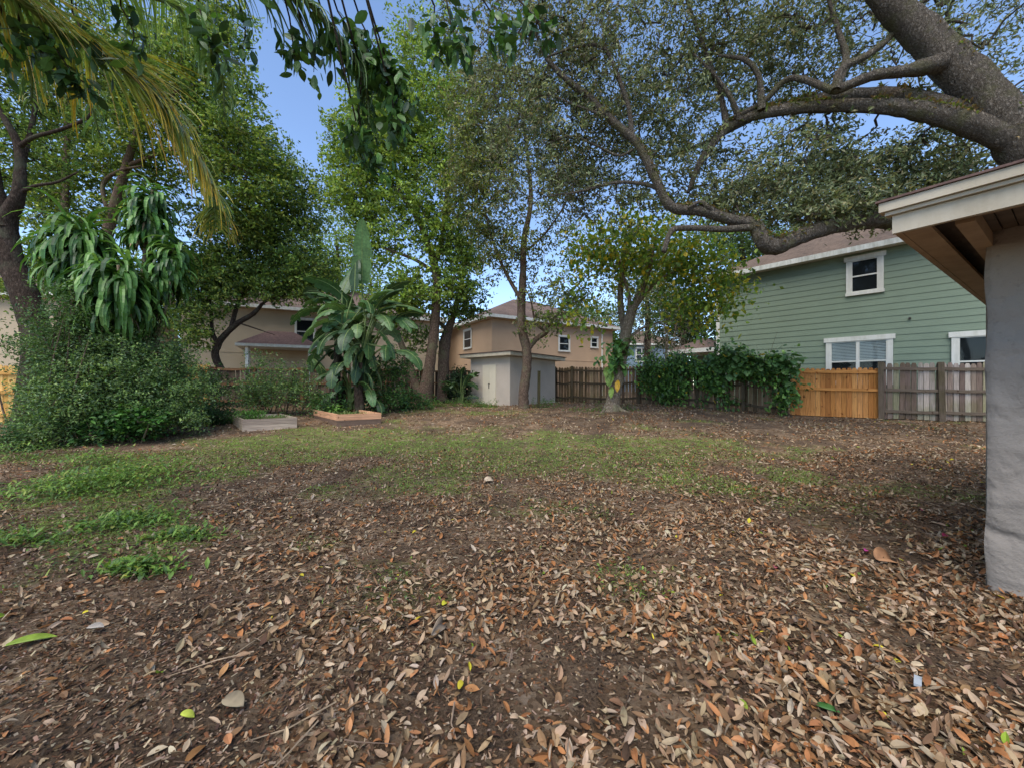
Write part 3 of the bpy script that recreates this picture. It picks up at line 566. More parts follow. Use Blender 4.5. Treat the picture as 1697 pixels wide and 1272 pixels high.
# bare dead branches near the far blue house
b = G(1100, 17.5); root = thing('bare_shrub', 'leafless grey twiggy shrub behind the vine-covered fence', 'shrub', b); mb = MB(); r = np.random.default_rng(5)
for k in range(16):
    a = r.uniform(-.6, .6); top = b+np.array([a*2.2, r.normal(0, .4), r.uniform(2.5, 4.2)]); mid = b+(top-b)*.5+r.normal(0, .15, 3); mb.tube([b+r.normal(0, .1, 3)*[1, 1, 0], mid, top], [.03, .02, .006], 4, 4)
    for j in range(7):
        s_ = mid+(top-mid)*r.random(); mb.tube([s_, s_+r.normal(0, .25, 3)+[0, 0, .15], s_+r.normal(0, .4, 3)+[0, 0, .45]], [.01, .007, .003], 3, 3)
obj('branches', mb, M_pale, root, True)

# ---- shrubs (leaf clumps on many stems)
def shrub(name, label, px, D, blobs, L_, W_, per, cols, seed, cr=.22, group=None, strap=False, stems=10, w=None, lm=None, cat='shrub'):
    b = G(px, D); root = thing(name, label, cat, b, group); r = np.random.default_rng(seed); cl = blobs_clusters(blobs, seed)
    cl[:, 2] = np.maximum(cl[:, 2], gz(cl[:, 0], cl[:, 1])+.06)
    mb = MB(); sk = []
    for k in range(stems):
        c = cl[r.integers(len(cl))]; s0 = b+np.array([(c[0]-b[0])*.5, (c[1]-b[1])*.4, 0]); s0[2] = gz(s0[0], s0[1])-.03
        q = [s0, s0+(c-s0)*.5+r.normal(0, .12, 3), c]; mb.tube(q, [.022, .015, .006], 5, 4); sk.append(catmull(q, 4))
    sk = np.vstack(sk); A, M1, M2, B, rad = grow(sk, np.full(len(sk), .012), cl, seed); rad = np.minimum(rad*.6, .009)
    mb.segs(A, M1, rad, rad*.9, 3); mb.segs(M1, M2, rad*.9, rad*.7, 3); mb.segs(M2, B, rad*.7, rad*.5, 3)
    if stems > 4 and name != 'shade_shrub': obj('stems', mb, M_bark, root)
    n = len(cl)*per; sub = np.repeat(cl, 4, 0)+r.normal(size=(len(cl)*4, 3))*cr; C = sub[np.repeat(np.arange(len(cl)), per)*4+r.integers(0, 4, n)]+r.normal(size=(n, 3))*cr*.4
    C[:, 2] = np.maximum(C[:, 2], gz(C[:, 0], C[:, 1])+.02); cb = MB(); br = np.repeat(.78+.44*r.random(len(cl)), per)[:, None]; col = pal(cols, n, .2, w, r)*br
    if strap: cb.straps(C, r.uniform(0, 6.28, n), r.uniform(-.6, .6, n), L_*r.uniform(.7, 1.3, n), W_*r.uniform(.7, 1.3, n), r.uniform(0, 1, n), 3, col=col, roll=r.normal(0, .4, n))
    else: Ls = L_*r.uniform(.7, 1.3, n); cb.rhombs(C, Ls, Ls*W_/L_, col, .5)
    obj('foliage', cb, lm or M_leaf, root); return root
SH = [(92, 120, 66), (112, 138, 74), (72, 96, 58), (136, 158, 92), (102, 124, 90)]
shrub('large_shrub', 'big tangled dark green shrub filling the left side below the strap-leaved plant', 200, 9.6,
      [(200, 610, 9.5, 110, 60, 1.2, 360), (135, 660, 8.8, 72, 55, .9, 230), (270, 640, 9.6, 65, 50, .9, 170), (150, 580, 9.3, 75, 50, .9, 130), (110, 705, 8.6, 60, 28, .6, 100), (220, 690, 9.2, 110, 22, .7, 130), (170, 545, 9.5, 70, 30, .7, 60)], .07, .034, 64, SH, 301, .17, stems=30)
shrub('arching_shrub', 'loose shrub with long pale arching stems at the far left', 60, 8.3, [(95, 555, 8.6, 42, 55, .6, 50), (120, 505, 8.6, 42, 50, .5, 36), (20, 732, 8, 50, 9, .4, 40), (15, 575, 8.4, 25, 10, .4, 8)], .07, .036, 34, [(80, 108, 56), (96, 120, 72), (64, 90, 54)], 302, .15, stems=22)
shrub('leafy_groundcover_shrub', 'low broad-leaved plant at the foot of the large shrub', 215, 8.9, [(215, 697, 8.7, 70, 14, .4, 60), (175, 700, 8.6, 40, 12, .3, 30)], .11, .065, 22, [(62, 100, 44), (80, 122, 52), (48, 80, 42)], 303, .12, strap=True)
shrub('fence_shrub', 'airy green shrub before the back fence behind the weathered planter', 460, 13.6, [(455, 638, 13.4, 55, 32, .6, 80), (420, 655, 13.4, 40, 25, .5, 55), (500, 650, 13.4, 35, 30, .5, 45), (440, 600, 13.6, 25, 12, .5, 10)], .085, .045, 34, SH, 304, .2, stems=14)
shrub('trailing_groundcover', 'low ivy-like plants between the large shrub and the weathered planter', 340, 11.6, [(345, 690, 11.4, 55, 8, .5, 85), (310, 672, 12.5, 50, 20, .7, 60), (340, 640, 13.2, 35, 30, .6, 55)], .08, .045, 36, [(56, 82, 44), (70, 98, 50), (46, 66, 40)], 305, .14)
shrub('leafy_shrub', 'spreading green shrub right of the banana clump', 640, 14.4, [(640, 622, 14.4, 40, 26, .6, 60), (660, 600, 14.4, 25, 15, .5, 20), (630, 660, 14, 45, 14, .5, 60), (680, 664, 14.8, 35, 10, .5, 45), (545, 672, 13, 30, 10, .4, 35)], .12, .055, 26, [(74, 106, 52), (92, 126, 62), (60, 88, 52)], 306, .18)
shrub('weeds_by_shed', 'thin weeds along the foot of the shed and tree', 800, 15.6, [(790, 673, 15.8, 40, 4, .3, 40), (900, 668, 15.6, 30, 5, .3, 20), (735, 670, 16, 60, 5, .5, 50), (1000, 680, 14.4, 70, 3, .4, 26)], .07, .02, 26, [(80, 110, 48), (98, 128, 58)], 307, .1, stems=4, cat='weeds')

# ---- climbing vine over the right back fence, and on the orchid tree
FR = [P(918, 640, 19.6), P(1050, 640, 17.6), P(1180, 640, 15.2), P(1312, 640, 13.1), P(1462, 640, 12.3), P(1562, 640, 11.9), P(1700, 640, 11.5)]
FR = [np.array([p[0], p[1], 0]) for p in FR]
def onfence(px):                                     # point of the right back fence seen in a pixel column
    for a, c in zip(FR[:-1], FR[1:]):
        u = (px-CX)/F; den = (c[0]-a[0])-u*(c[1]-a[1]); t = (u*a[1]-a[0])/den
        if -1e-6 <= t <= 1.0001: q = a+(c-a)*t; q[2] = gz(q[0], q[1]); return q
    return None
root = thing('fence_vine', 'thick green vine draped over the dark fence right of the yellowing tree', 'vine', onfence(1180))
cb = MB(); sb = MB(); r = np.random.default_rng(9); cs = []
for k in range(600):
    px = r.uniform(1060, 1312); q = onfence(px); u = (px-1056)/256
    hole = 1240 < px < 1288
    lo = (.9-(px-1060)/50 if px < 1100 else .05) if px < 1215 else (1.25 if px < 1290 else .0); hi = 1.8+.3*math.sin(u*3.14)*(u < .7)+.3*float(vnoise(u*14, 1.3, 4))
    if px > 1290: lo = 0.0
    h = lo+(hi-lo)*r.random()**(.8)
    if (hole and r.random() < .5) or float(vnoise(px*.07, h*2.4, 12)) < .27: continue
    cs.append((q[0]-r.uniform(.12, .4)*.6, q[1]-r.uniform(.1, .4), q[2]+h, px))
cs = np.array(cs); n = len(cs)*15
C = np.repeat(cs[:, :3], 15, 0)+r.normal(size=(n, 3))*[.17, .15, .17]; C[:, 2] = np.maximum(C[:, 2], gz(C[:, 0], C[:, 1])+.03)
cb.straps(C, r.uniform(-2.6, -.5, n), r.uniform(-1.2, .2, n), r.uniform(.09, .2, n), r.uniform(.06, .13, n), r.uniform(0, .8, n), 3, col=pal([(88, 122, 58), (108, 146, 66), (66, 96, 50), (136, 166, 82), (206, 176, 62)], n, .2, [3, 3, 3, 1, .12], r)*np.repeat(.75+.45*r.random(len(cs)), 15)[:, None], roll=r.normal(0, .5, n))
pz = cs[cs[:, 3] > 1180]; n = 330; C = pz[r.integers(len(pz), size=n), :3].copy(); C[:, 2] = np.where(r.random(n) < .65, gz(C[:, 0], C[:, 1])+r.uniform(1.5, 2.05, n), C[:, 2])
cb.straps(C-[.1, .2, 0], r.uniform(-2.8, -.3, n), r.uniform(-.7, .5, n), r.uniform(.22, .38, n), r.uniform(.16, .27, n), r.uniform(.2, .9, n), 4, col=pal([(92, 124, 66), (108, 138, 84), (76, 106, 54), (204, 170, 50)], n, .15, [3, 2, 3, .3], r), roll=r.normal(0, .4, n))
sb.segs(cs[:-1:3, :3], cs[:-1:3, :3]+r.normal(0, .3, (len(cs[:-1:3]), 3)), .006, .004, 3)
obj('foliage', cb, M_gloss, root); obj('stems', sb, M_bark, root)
root = thing('climbing_pothos', 'large floppy leaves climbing the pale trunk of the yellowing tree', 'vine', G(1024, 14.2)); cb = MB(); n = 120; r = np.random.default_rng(10)
pyv = r.uniform(560, 612, n); C = np.array([P(1030-(yy-560)*.2+r.normal(0, 12), yy, 14.05+r.normal(0, .12)) for yy in pyv])
cb.straps(C, r.uniform(-3.0, 0, n), r.uniform(-1.1, .5, n), r.uniform(.2, .45, n), r.uniform(.1, .24, n), r.uniform(.2, 1.2, n), 4, col=pal([(100, 138, 70), (84, 120, 56), (120, 152, 84)], n, .2, None, r))
C = np.array([P(1012+r.normal(0, 5), 625+r.normal(0, 10), 14.05) for _ in range(7)]+[P(1024, 630, 14)]); cb.straps(C, -2.0, -1.0, .45, .2, .5, 4, col=pal([(124, 150, 60), (220, 170, 40)], 8, .1, [7, 1], r))
obj('foliage', cb, M_gloss, root)

# ---- bird of paradise / banana clump
def banana(name, label, b, leaves, seed, stalks=()):
    root = thing(name, label, 'plant', b); r = np.random.default_rng(seed); mb = MB()
    for pts, rad in stalks: mb.tube([np.array(p) for p in pts], rad, 8, 5, .12)
    if stalks: obj('stalks', mb, M_dark, root, True)
    for (s0, tip0, L_, W_, az, el, dr) in leaves:
        lb = MB(); s0 = np.array(s0); tip0 = np.array(tip0); mid = (s0+tip0)/2+[0, 0, .12]
        gc = pal([(70, 98, 56), (56, 82, 46), (84, 112, 68), (50, 72, 44)], 1, .2, None, r)[0]
        lb.tube([s0, mid, tip0], [.035, .028, .018], 5, 4, col=srgb(112, 128, 76))
        ns = 16; t = np.linspace(0, 1, ns+1); e = el-dr*t; d = np.stack([np.cos(e)*math.cos(az), np.cos(e)*math.sin(az), np.sin(e)], -1)
        Cc = tip0+np.vstack([np.zeros(3), np.cumsum(d[:-1]*L_/ns, 0)]); sd = np.array([-math.sin(az), math.cos(az), 0]); rl = r.normal(0, .5)
        up = np.cross(d, sd); side = sd*math.cos(rl)+up*math.sin(rl); w = W_/2*np.sin(np.pi*np.clip(t*.9+.1, 0, 1))**.55
        for sg in (-1, 1):
            k = 0
            while k < ns:                               # the blade is torn into strips that hang a little
                m = min(ns, k+r.integers(1, 4)); hang = r.uniform(.1, .9); rg = r.uniform(.78, 1.05); V = []
                for i in range(k, m+1):
                    o = side[i]*sg; ww = w[i]*rg*(1 if i < m else .9)
                    V += [Cc[i], Cc[i]+o*ww*.55+[0, 0, -hang*ww*.15], Cc[i]+o*ww-np.array([0, 0, hang*ww*.7])+d[min(i, ns-1)]*ww*.15]
                Q = []
                for i in range(m-k): Q += [(3*i, 3*i+1, 3*i+4, 3*i+3), (3*i+1, 3*i+2, 3*i+5, 3*i+4)]
                lb.add(V, Q=Q, col=gc*r.uniform(.85, 1.15)); k = m
        lb.tube(Cc, [.016, .004], 4, 0, 0, col=srgb(140, 156, 96))
        obj('leaf', lb, M_gloss, root)
    return root
bD = 13.2; b = G(585, bD); r = np.random.default_rng(77); L = []; st = []
tips = [(600, 470, 1.75, .72, -1.2, 1.45, .25), (588, 480, 1.5, .62, 1.9, 1.35, .5), (575, 500, 1.3, .5, -2.6, 1.0, 1.2), (560, 505, 1.2, .5, 3.0, .7, 1.6), (545, 515, 1.2, .5, -2.9, .4, 1.8), (570, 515, 1.1, .5, -1.9, .6, 1.9), (600, 510, 1.2, .5, -1.0, .5, 1.7), (610, 505, 1.2, .5, -.4, .9, 1.5),
        (625, 505, 1.2, .5, .1, 1.1, 1.0), (630, 515, 1.3, .5, 0.0, .5, 1.2), (640, 525, 1.1, .45, -.3, .1, 1.0), (620, 525, 1.2, .5, -.8, .2, 1.4), (590, 520, 1.2, .5, -2.2, .1, 1.5), (555, 530, 1.1, .5, -2.8, .0, 1.5), (560, 545, 1.1, .5, -2.4, -.3, 1.0), (585, 545, 1.1, .5, -1.5, -.1, 1.3), (610, 550, 1.1, .5, -1.2, -.5, .8),
        (630, 550, 1.0, .45, -.6, -.5, .9), (555, 580, .9, .45, -2.6, -.4, 1), (600, 585, 1, .45, -1.6, -.7, .8), (580, 600, .8, .4, -1.8, .2, 1.6), (605, 620, .8, .4, -.9, .2, 1.6), (565, 625, .8, .4, -2.3, .6, 1.6), (595, 635, .7, .4, -.6, .3, 1.6), (575, 640, .7, .35, -2.0, .2, 1.5), (545, 500, 1.2, .5, 2.7, .9, 1.3), (620, 490, 1.1, .45, .8, 1.0, 1.1)]
for k in range(9):
    q = b+np.array([r.uniform(-.65, .55), r.uniform(-.3, .4), 0]); q[2] = gz(q[0], q[1])-.05; h = r.uniform(1.4, 2.7); st.append(([q, q+[r.normal(0, .08), 0, h*.5], q+[r.normal(0, .15), r.normal(0, .1), h]], [.12, .09, .06]))
for (px, py, l_, w_, az, el, dr) in tips:
    t0 = P(px, py, bD+r.normal(0, .25)); k = st[r.integers(len(st))][0][2]; s0 = k.copy() if t0[2] > k[2]+.2 else b+[r.normal(0, .3), r.normal(0, .15), .2]
    L.append((s0, t0, l_*1.25, w_*.98, az, el, dr))
    if py > 475:
        t1 = P(px+r.normal(0, 22), py+abs(r.normal(0, 22)), bD+r.normal(.1, .3)); L.append((s0, t1, l_*1.1, w_*.9, az+r.normal(0, .8), el-.2, dr)); t2 = P(px+r.normal(0, 26), py+r.uniform(10, 60), bD+r.normal(.2, .3)); L.append((s0, t2, l_*1.0, w_*.85, r.uniform(-3.4, .3), el-.1, dr+.3))
banana('banana_clump', 'tall clump of big torn paddle leaves between the two planters and the back fence', b, L, 78, st)
b2 = G(762, 17.6); r = np.random.default_rng(79); L = []
for k in range(16):
    az = r.uniform(-3.3, .2); L.append((b2+[r.normal(0, .15), r.normal(0, .1), 0], b2+[math.cos(az)*.3, math.sin(az)*.2, r.uniform(.25, 1.3)], r.uniform(.6, .9), .24, az, r.uniform(.4, 1.3), r.uniform(.8, 1.8)))
banana('shade_plant', 'dark leafy plant in the gap left of the shed', b2, L, 80)
shrub('shade_shrub', 'dark undergrowth filling the gap beside the shed wall', 758, 17.9, [(760, 635, 17.9, 18, 28, .4, 50)], .12, .06, 40, [(46, 66, 40), (60, 82, 46), (38, 54, 36)], 308, .18)

# ---- dracaena with heavy drooping heads
b = G(215, 9.9); root = thing('dracaena', 'tall strap-leaved plant with four drooping dark green heads at the left', 'plant', b); mb = MB(); r = np.random.default_rng(12)
heads = [(128, 385, 9.7, 66, 95, 'upper left head', 520), (252, 325, 10.2, 44, 95, 'topmost narrow head', 330), (196, 450, 9.2, 66, 85, 'lower middle head', 520), (288, 415, 9.9, 40, 80, 'right head', 330)]
for (px, py, D, rx, ry, lab, n) in heads:
    top = P(px, py-10, D); bot = P(px+(215-px)*.25, py+ry*.75, D); k = D/F
    mb.tube([b+[r.normal(0, .15), 0, -.05], b+(bot-b)*.5+[r.normal(0, .1), 0, 0], bot, top], [.06, .05, .045, .03], 7, 5)
    t = r.random(n)**.75; C = top+(bot-top)*t[:, None]+r.normal(size=(n, 3))*[.10, .10, .03]*[rx/50, rx/50, 1]
    az = r.uniform(0, 6.28, n); L_ = rx*k*1.25*r.uniform(.65, 1.1, n); el = np.where(t < .12, r.uniform(.5, 1.4, n), r.uniform(-.1, .75, n)); dr = r.uniform(1.7, 3.0, n)
    hb = MB(); hb.straps(C, az, el, L_, r.uniform(.075, .12, n), dr, 6, prof=lambda u: np.sin(np.pi*np.clip(u*.82+.12, 0, 1))**.7, col=pal([(70, 108, 46), (90, 130, 56), (50, 80, 38), (112, 148, 76)], n, .22, None, r), fold=.3)
    dn = n//9; tt = r.uniform(.5, 1, dn); C = top+(bot-top)*tt[:, None]; hb.straps(C, r.uniform(0, 6.28, dn), r.uniform(-.9, -.2, dn), L_[:dn]*.8, .05, 1.0, 5, col=pal([(150, 128, 92), (112, 96, 70)], dn, .2, None, r))
    obj('leaf_head', hb, M_gloss, root, label=lab)
mb.tube([b+[.2, 0, 0], P(262, 560, 9.8), P(276, 505, 9.8)], [.05, .04, .035], 6, 4)
obj('trunk', mb, M_pale, root, True)

# ---- queen palm whose fronds hang into view from the upper left
pb = np.array([-5.4, 2.1, 0.]); pb[2] = gz(pb[0], pb[1]); root = thing('queen_palm', 'palm with arching green and yellow fronds hanging in from the upper left', 'palm', pb)
mb = MB(); pc = np.array([-5.2, 2.2, 5.9]); mb.tube([pb-[0, 0, .1], pb+[0, 0, 2], pb+(pc-pb)*.7, pc], [.24, .17, .15, .12], 14, 8, .03); obj('trunk', mb, M_pale, root, True)
def frond(pts, n, Ll, cols, tips, seed, swap=.35, down=.9):
    r = np.random.default_rng(seed); fb = MB(); c = catmull([np.array(p) for p in pts], 14); fb.tube(c, [.04, .03, .022, .01], 6, 0, 0, col=srgb(104, 120, 62))
    seg = np.linalg.norm(np.diff(c, axis=0), axis=1); cum = np.concatenate([[0], np.cumsum(seg)]); s = np.linspace(.16, 1, n)*cum[-1]
    Cp = np.stack([np.interp(s, cum, c[:, i]) for i in range(3)], -1); dd = np.gradient(Cp, axis=0); dd /= np.linalg.norm(dd, axis=1)[:, None]
    for sg in (-1, 1):
        sd = np.cross(dd, [0, 0, 1.]); sd /= np.linalg.norm(sd, axis=1)[:, None]; v = sd*sg*(.85)+dd*.65+r.normal(0, .08, (n, 3)); v[:, 2] += r.normal(0, .13, n)
        v /= np.linalg.norm(v, axis=1)[:, None]; az = np.arctan2(v[:, 1], v[:, 0]); el = np.arcsin(np.clip(v[:, 2], -1, 1)); u = np.linspace(0, 1, n)
        L_ = Ll*np.sin(np.pi*np.clip(u*.8+.16, 0, 1))**.6*r.uniform(.75, 1.15, n)
        tp = pal(tips, n, .2, None, r); tp = np.where((r.random(n) < swap)[:, None], tp, pal(cols, n, .2, None, r))
        fb.straps(Cp+r.normal(0, .008, (n, 3)), az, el, L_, r.uniform(.02, .036, n), r.uniform(1.0, 1.8, n)*down, 6, prof=lambda x: 1-.75*x, col=pal(cols, n, .2, None, r), tipcol=tp, tip0=.15, fold=.3, roll=r.normal(0, .5, n))
    obj('frond', fb, M_gloss, root)
GC = [(104, 134, 66), (88, 116, 58), (126, 150, 80)]; YT = [(206, 180, 60), (180, 172, 64), (212, 164, 52)]
frond([pc, P(60, 20, 3.8), P(170, 90, 4.3), P(262, 165, 4.6), P(325, 255, 4.8), P(352, 320, 4.9), P(358, 375, 5.0)], 230, 1.0, GC, YT, 1, .9, .52)
frond([pc, P(150, -60, 3.6), P(290, 10, 4.2), P(345, 70, 4.5), P(368, 130, 4.7), P(372, 195, 4.8)], 120, .55, GC, GC, 2, .1)
frond([pc, P(300, -110, 3.4), P(480, -20, 3.7), P(560, 60, 3.9), P(600, 120, 4.0), P(612, 190, 4.1), P(608, 235, 4.15)], 150, .62, [(70, 96, 50), (84, 112, 56), (58, 80, 44)], GC, 3, .3)
frond([pc, P(-60, -20, 3.8), P(20, 60, 4.4), P(50, 120, 4.7), P(52, 170, 4.8)], 100, .5, GC, YT, 4, .4)
for k, (dx, dy) in enumerate(((-2.4, .8), (-2, -1.8), (.6, -2.6), (1.8, -2.2), (-.8, 2.9))):
    frond([pc, pc+[dx*.5, dy*.5, .9], pc+[dx, dy, .5], pc+[dx*1.25, dy*1.25, -.7]], 70, .7, GC, GC, 10+k, .1)

# ---- broad-leaved branches hanging in at the top from a tree beside the camera
tb_ = np.array([-3.2, -2.0, 0.]); root = thing('overhanging_broadleaf_tree', 'dark broad-leaved branches hanging down at the top left of centre', 'tree', tb_)
mb = MB(); tp = np.array([-2.9, -1.6, 4.4]); mb.tube([tb_-[0, 0, .1], tb_+[.1, .1, 2], tp, [-2.4, .2, 5.6], [-2.0, 2.2, 6.0], [-1.6, 3.8, 5.75]], [.22, .18, .15, .11, .08, .04], 10, 6)
lb = MB(); r = np.random.default_rng(33); j = np.array([-2.0, 2.2, 6.0])
sprays = [(30, 60, 3.9, 100, 120, 3.9, 34), (60, 40, 3.9, 135, 150, 4, 40), (120, 20, 4, 165, 95, 4, 26), (0, 30, 3.8, 30, 110, 3.9, 16), (560, 20, 3.9, 640, 130, 4, 60), (600, 40, 3.9, 655, 190, 4, 60), (640, 100, 4, 680, 190, 4.1, 40), (600, 120, 4, 632, 285, 4.1, 46), (650, 160, 4, 665, 225, 4, 30), (540, 40, 3.9, 590, 110, 4, 34), (480, 30, 3.8, 490, 110, 3.9, 22), (500, 40, 3.8, 520, 120, 3.9, 14),
          (330, 10, 3.9, 372, 110, 3.9, 36), (400, 20, 3.9, 400, 90, 3.9, 14), (740, 0, 4, 770, 95, 4, 34), (800, 0, 4, 830, 75, 4, 34), (860, 0, 4, 900, 62, 4, 22), (720, 10, 4, 735, 85, 4, 22), (200, 10, 3.9, 215, 85, 3.9, 22), (590, 200, 4, 600, 265, 4.1, 26)]
for (x0, y0, D0, x1, y1, D1, n) in sprays:
    a = P(x0, y0, D0); c = P(x1, y1, D1); m = (a+c)/2+r.normal(0, .06, 3); mb.tube([a, m, c], [.008, .006, .003], 5, 4)
    w_ = np.array([a[0]*.6+j[0]*.4, 2.9, 5.9]); mb.tube([j if a[0] > -3 else np.array([-2.4, .2, 5.6]), w_, a], [.03, .016, .008], 5, 5)
    n = int(n*1.8); q = catmull([a, m, c], 10); i = np.clip((r.random(n)**.7*len(q)).astype(int), 0, len(q)-1); C = q[i]+r.normal(0, .07, (n, 3)); k = np.where(r.random(n) < .1)[0]
    col = pal([(58, 88, 42), (72, 106, 48), (46, 70, 38), (88, 124, 54)], n, .2, None, r); L_ = r.uniform(.10, .17, n)
    lb.straps(C, r.uniform(0, 6.28, n), r.uniform(-1.5, .2, n), L_, L_*r.uniform(.4, .52, n), r.uniform(-.2, .7, n), 4, col=col, roll=r.normal(0, .7, n), fold=.12)
obj('trunk', mb, M_dark, root, True); obj('crown', lb, M_gloss, root)

# ------------------------------------------------------------------ fences
def fence(name, label, pts, H, cols, mat, group=None, rails=(.3, 1.0, 1.6), post_w=.05, sag=.05, rail_col=None, gap=.012, pw=.135, tilt=.02, drop=0, w=None, seed=0, post_h=.02, dog=True):
    """pts: fence line points (x, y); a post at each; pickets on the far side of the rails"""
    r = np.random.default_rng(500+seed); p0 = np.array([pts[0][0], pts[0][1], float(gz(*pts[0][:2]))]); root = thing(name, label, 'fence', p0, group)
    for a, c in zip(pts[:-1], pts[1:]):
        a = np.array(a[:2], float); c = np.array(c[:2], float); Lf = np.linalg.norm(c-a); u = (c-a)/Lf; nn = np.array([-u[1], u[0]]);
        if nn.dot((a+c)/2-np.array([0, 2.])) < 0: nn = -nn     # away from the yard
        mb = MB(); k = int(Lf/(pw+gap)); pit = Lf/k; hj = r.normal(0, .012, k)
        for i in range(k):
            s = (i+.5)*pit; q = a+u*s+nn*.03; z0 = float(gz(q[0], q[1])); sg = sag*math.sin(math.pi*s/Lf); z1 = z0+H-sg+hj[i]; z0 += .03
            cc = pal(cols, 1, .16, w, r)[0]; tl = r.normal(0, tilt)*.5; th = .009; hw = pw/2*r.uniform(.96, 1.03); off = r.normal(0, .004)
            prof = [(-hw, 0), (hw, 0), (hw, .96), (hw*.55, 1), (-hw*.55, 1), (-hw, .96)] if dog else [(-hw, 0), (hw, 0), (hw, 1), (0, 1.0), (-hw, 1)]
            V = []
            for sgn in (-1, 1):
                for (lx, lz) in prof:
                    zz = z0+(z1-z0)*lz; e = q+u*(lx+tl*lz)+nn*(th*sgn+off); V.append((e[0], e[1], zz))
            m = len(prof); Q = [(j, (j+1) % m, m+(j+1) % m, m+j) for j in range(m)]
            if m == 6: Q += [(0, 5, 2, 1), (5, 4, 3, 2), (6, 7, 8, 11), (11, 8, 9, 10)]
            else: Q += [(0, 4, 2, 1), (5, 6, 7, 9)]
            mb.add(V, Q=Q, col=cc)
        obj('picket_panel', mb, mat, root)
        for h in rails:
            rb = MB(); t = np.linspace(0, 1, 7); V = []
            for tt in t:
                q = a+u*(tt*Lf)-nn*.005; z = float(gz(q[0], q[1]))+h-sag*2.0*math.sin(math.pi*tt)
                for (o, dz) in ((0, -.045), (-.038, -.045), (-.038, .045), (0, .045)): V.append((q[0]+nn[0]*o, q[1]+nn[1]*o, z+dz))
            Q = [(4*i+j, 4*i+(j+1) % 4, 4*i+4+(j+1) % 4, 4*i+4+j) for i in range(6) for j in range(4)]
            rb.add(V, Q=Q, col=srgb(*(rail_col or cols[0]))*.9); obj('rail', rb, M_woodh if mat is M_wood else M_pineh, root)
    for q in pts:
        if len(q) > 2: continue
        z = float(gz(q[0], q[1])); pbx = MB(); nn = -np.array([q[0], q[1]-2.])/np.hypot(q[0], q[1]-2.); e = np.array(q)+nn*.085
        sd = np.array([-nn[1], nn[0]]); lean = r.normal(0, .012); hh = (H+post_h)/2
        pbx.box((e[0], e[1], z+hh-.05), (sd[0]*post_w, sd[1]*post_w, 0), (nn[0]*post_w*.8, nn[1]*post_w*.8, 0), (lean, 0, hh+.05), col=srgb(*(rail_col or cols[0]))); obj('post', pbx, mat, root)
    return root
OLD = [(128, 106, 86), (108, 88, 70), (144, 124, 102), (92, 76, 62), (120, 104, 80)]
def xy(p): return (float(p[0]), float(p[1]))
def fpt(px): return xy(onfence(px))
fence('wooden_fence', 'weathered brown picket fence with sagging rails running behind the yellowing tree to the vine', [fpt(920), fpt(948), fpt(1058), fpt(1155), fpt(1232), fpt(1304)], 1.76, [(132, 108, 84), (112, 90, 70), (146, 124, 98), (98, 80, 62)], M_wood, sag=.045, seed=1, rail_col=(86, 74, 58))
fence('pine_fence', 'new orange-brown pine fence panel right of the vine', [fpt(1310)+(1,), fpt(1458)+(1,)], 1.62, [(180, 122, 68), (168, 110, 58), (190, 132, 76)], M_pine, rails=(.93, 1.5), sag=0, seed=2, gap=.002, rail_col=(204, 140, 76), tilt=.003)
fence('wooden_fence', 'grey weathered dog-ear fence between the pine panel and the near building', [fpt(1461), fpt(1562), fpt(1660), fpt(1698)], 1.80, [(152, 138, 126), (128, 112, 100), (168, 156, 142), (112, 96, 84), (146, 140, 112)], M_wood, rails=(.28, .95, 1.62), sag=.012, seed=3, rail_col=(110, 96, 82), post_w=.065)
BL = [xy(G(345, 15.6)), xy(G(420, 16.2)), xy(G(500, 16.8)), xy(G(570, 17.8)), xy(G(640, 19)), xy(G(700, 20)), xy(G(760, 20.6)), xy(G(830, 20.6))]
fence('wooden_fence', 'dark brown fence along the back left behind the planters and banana clump', BL, 1.62, [(104, 86, 70), (88, 72, 58), (120, 100, 82), (76, 62, 52)], M_wood, sag=.03, seed=4, rail_col=(128, 94, 66))
fence('pine_fence', 'yellow pine fence at the far left edge behind the arching shrub', [(-17.5, 10.9), xy(G(38, 11.2)), xy(G(120, 13.4)), xy(G(345, 15.6))], 1.72, [(206, 164, 92), (194, 150, 80), (214, 176, 106)], M_pine, rails=(.3, .95, 1.5), sag=0, seed=5, gap=.003, rail_col=(200, 150, 84), tilt=.003)

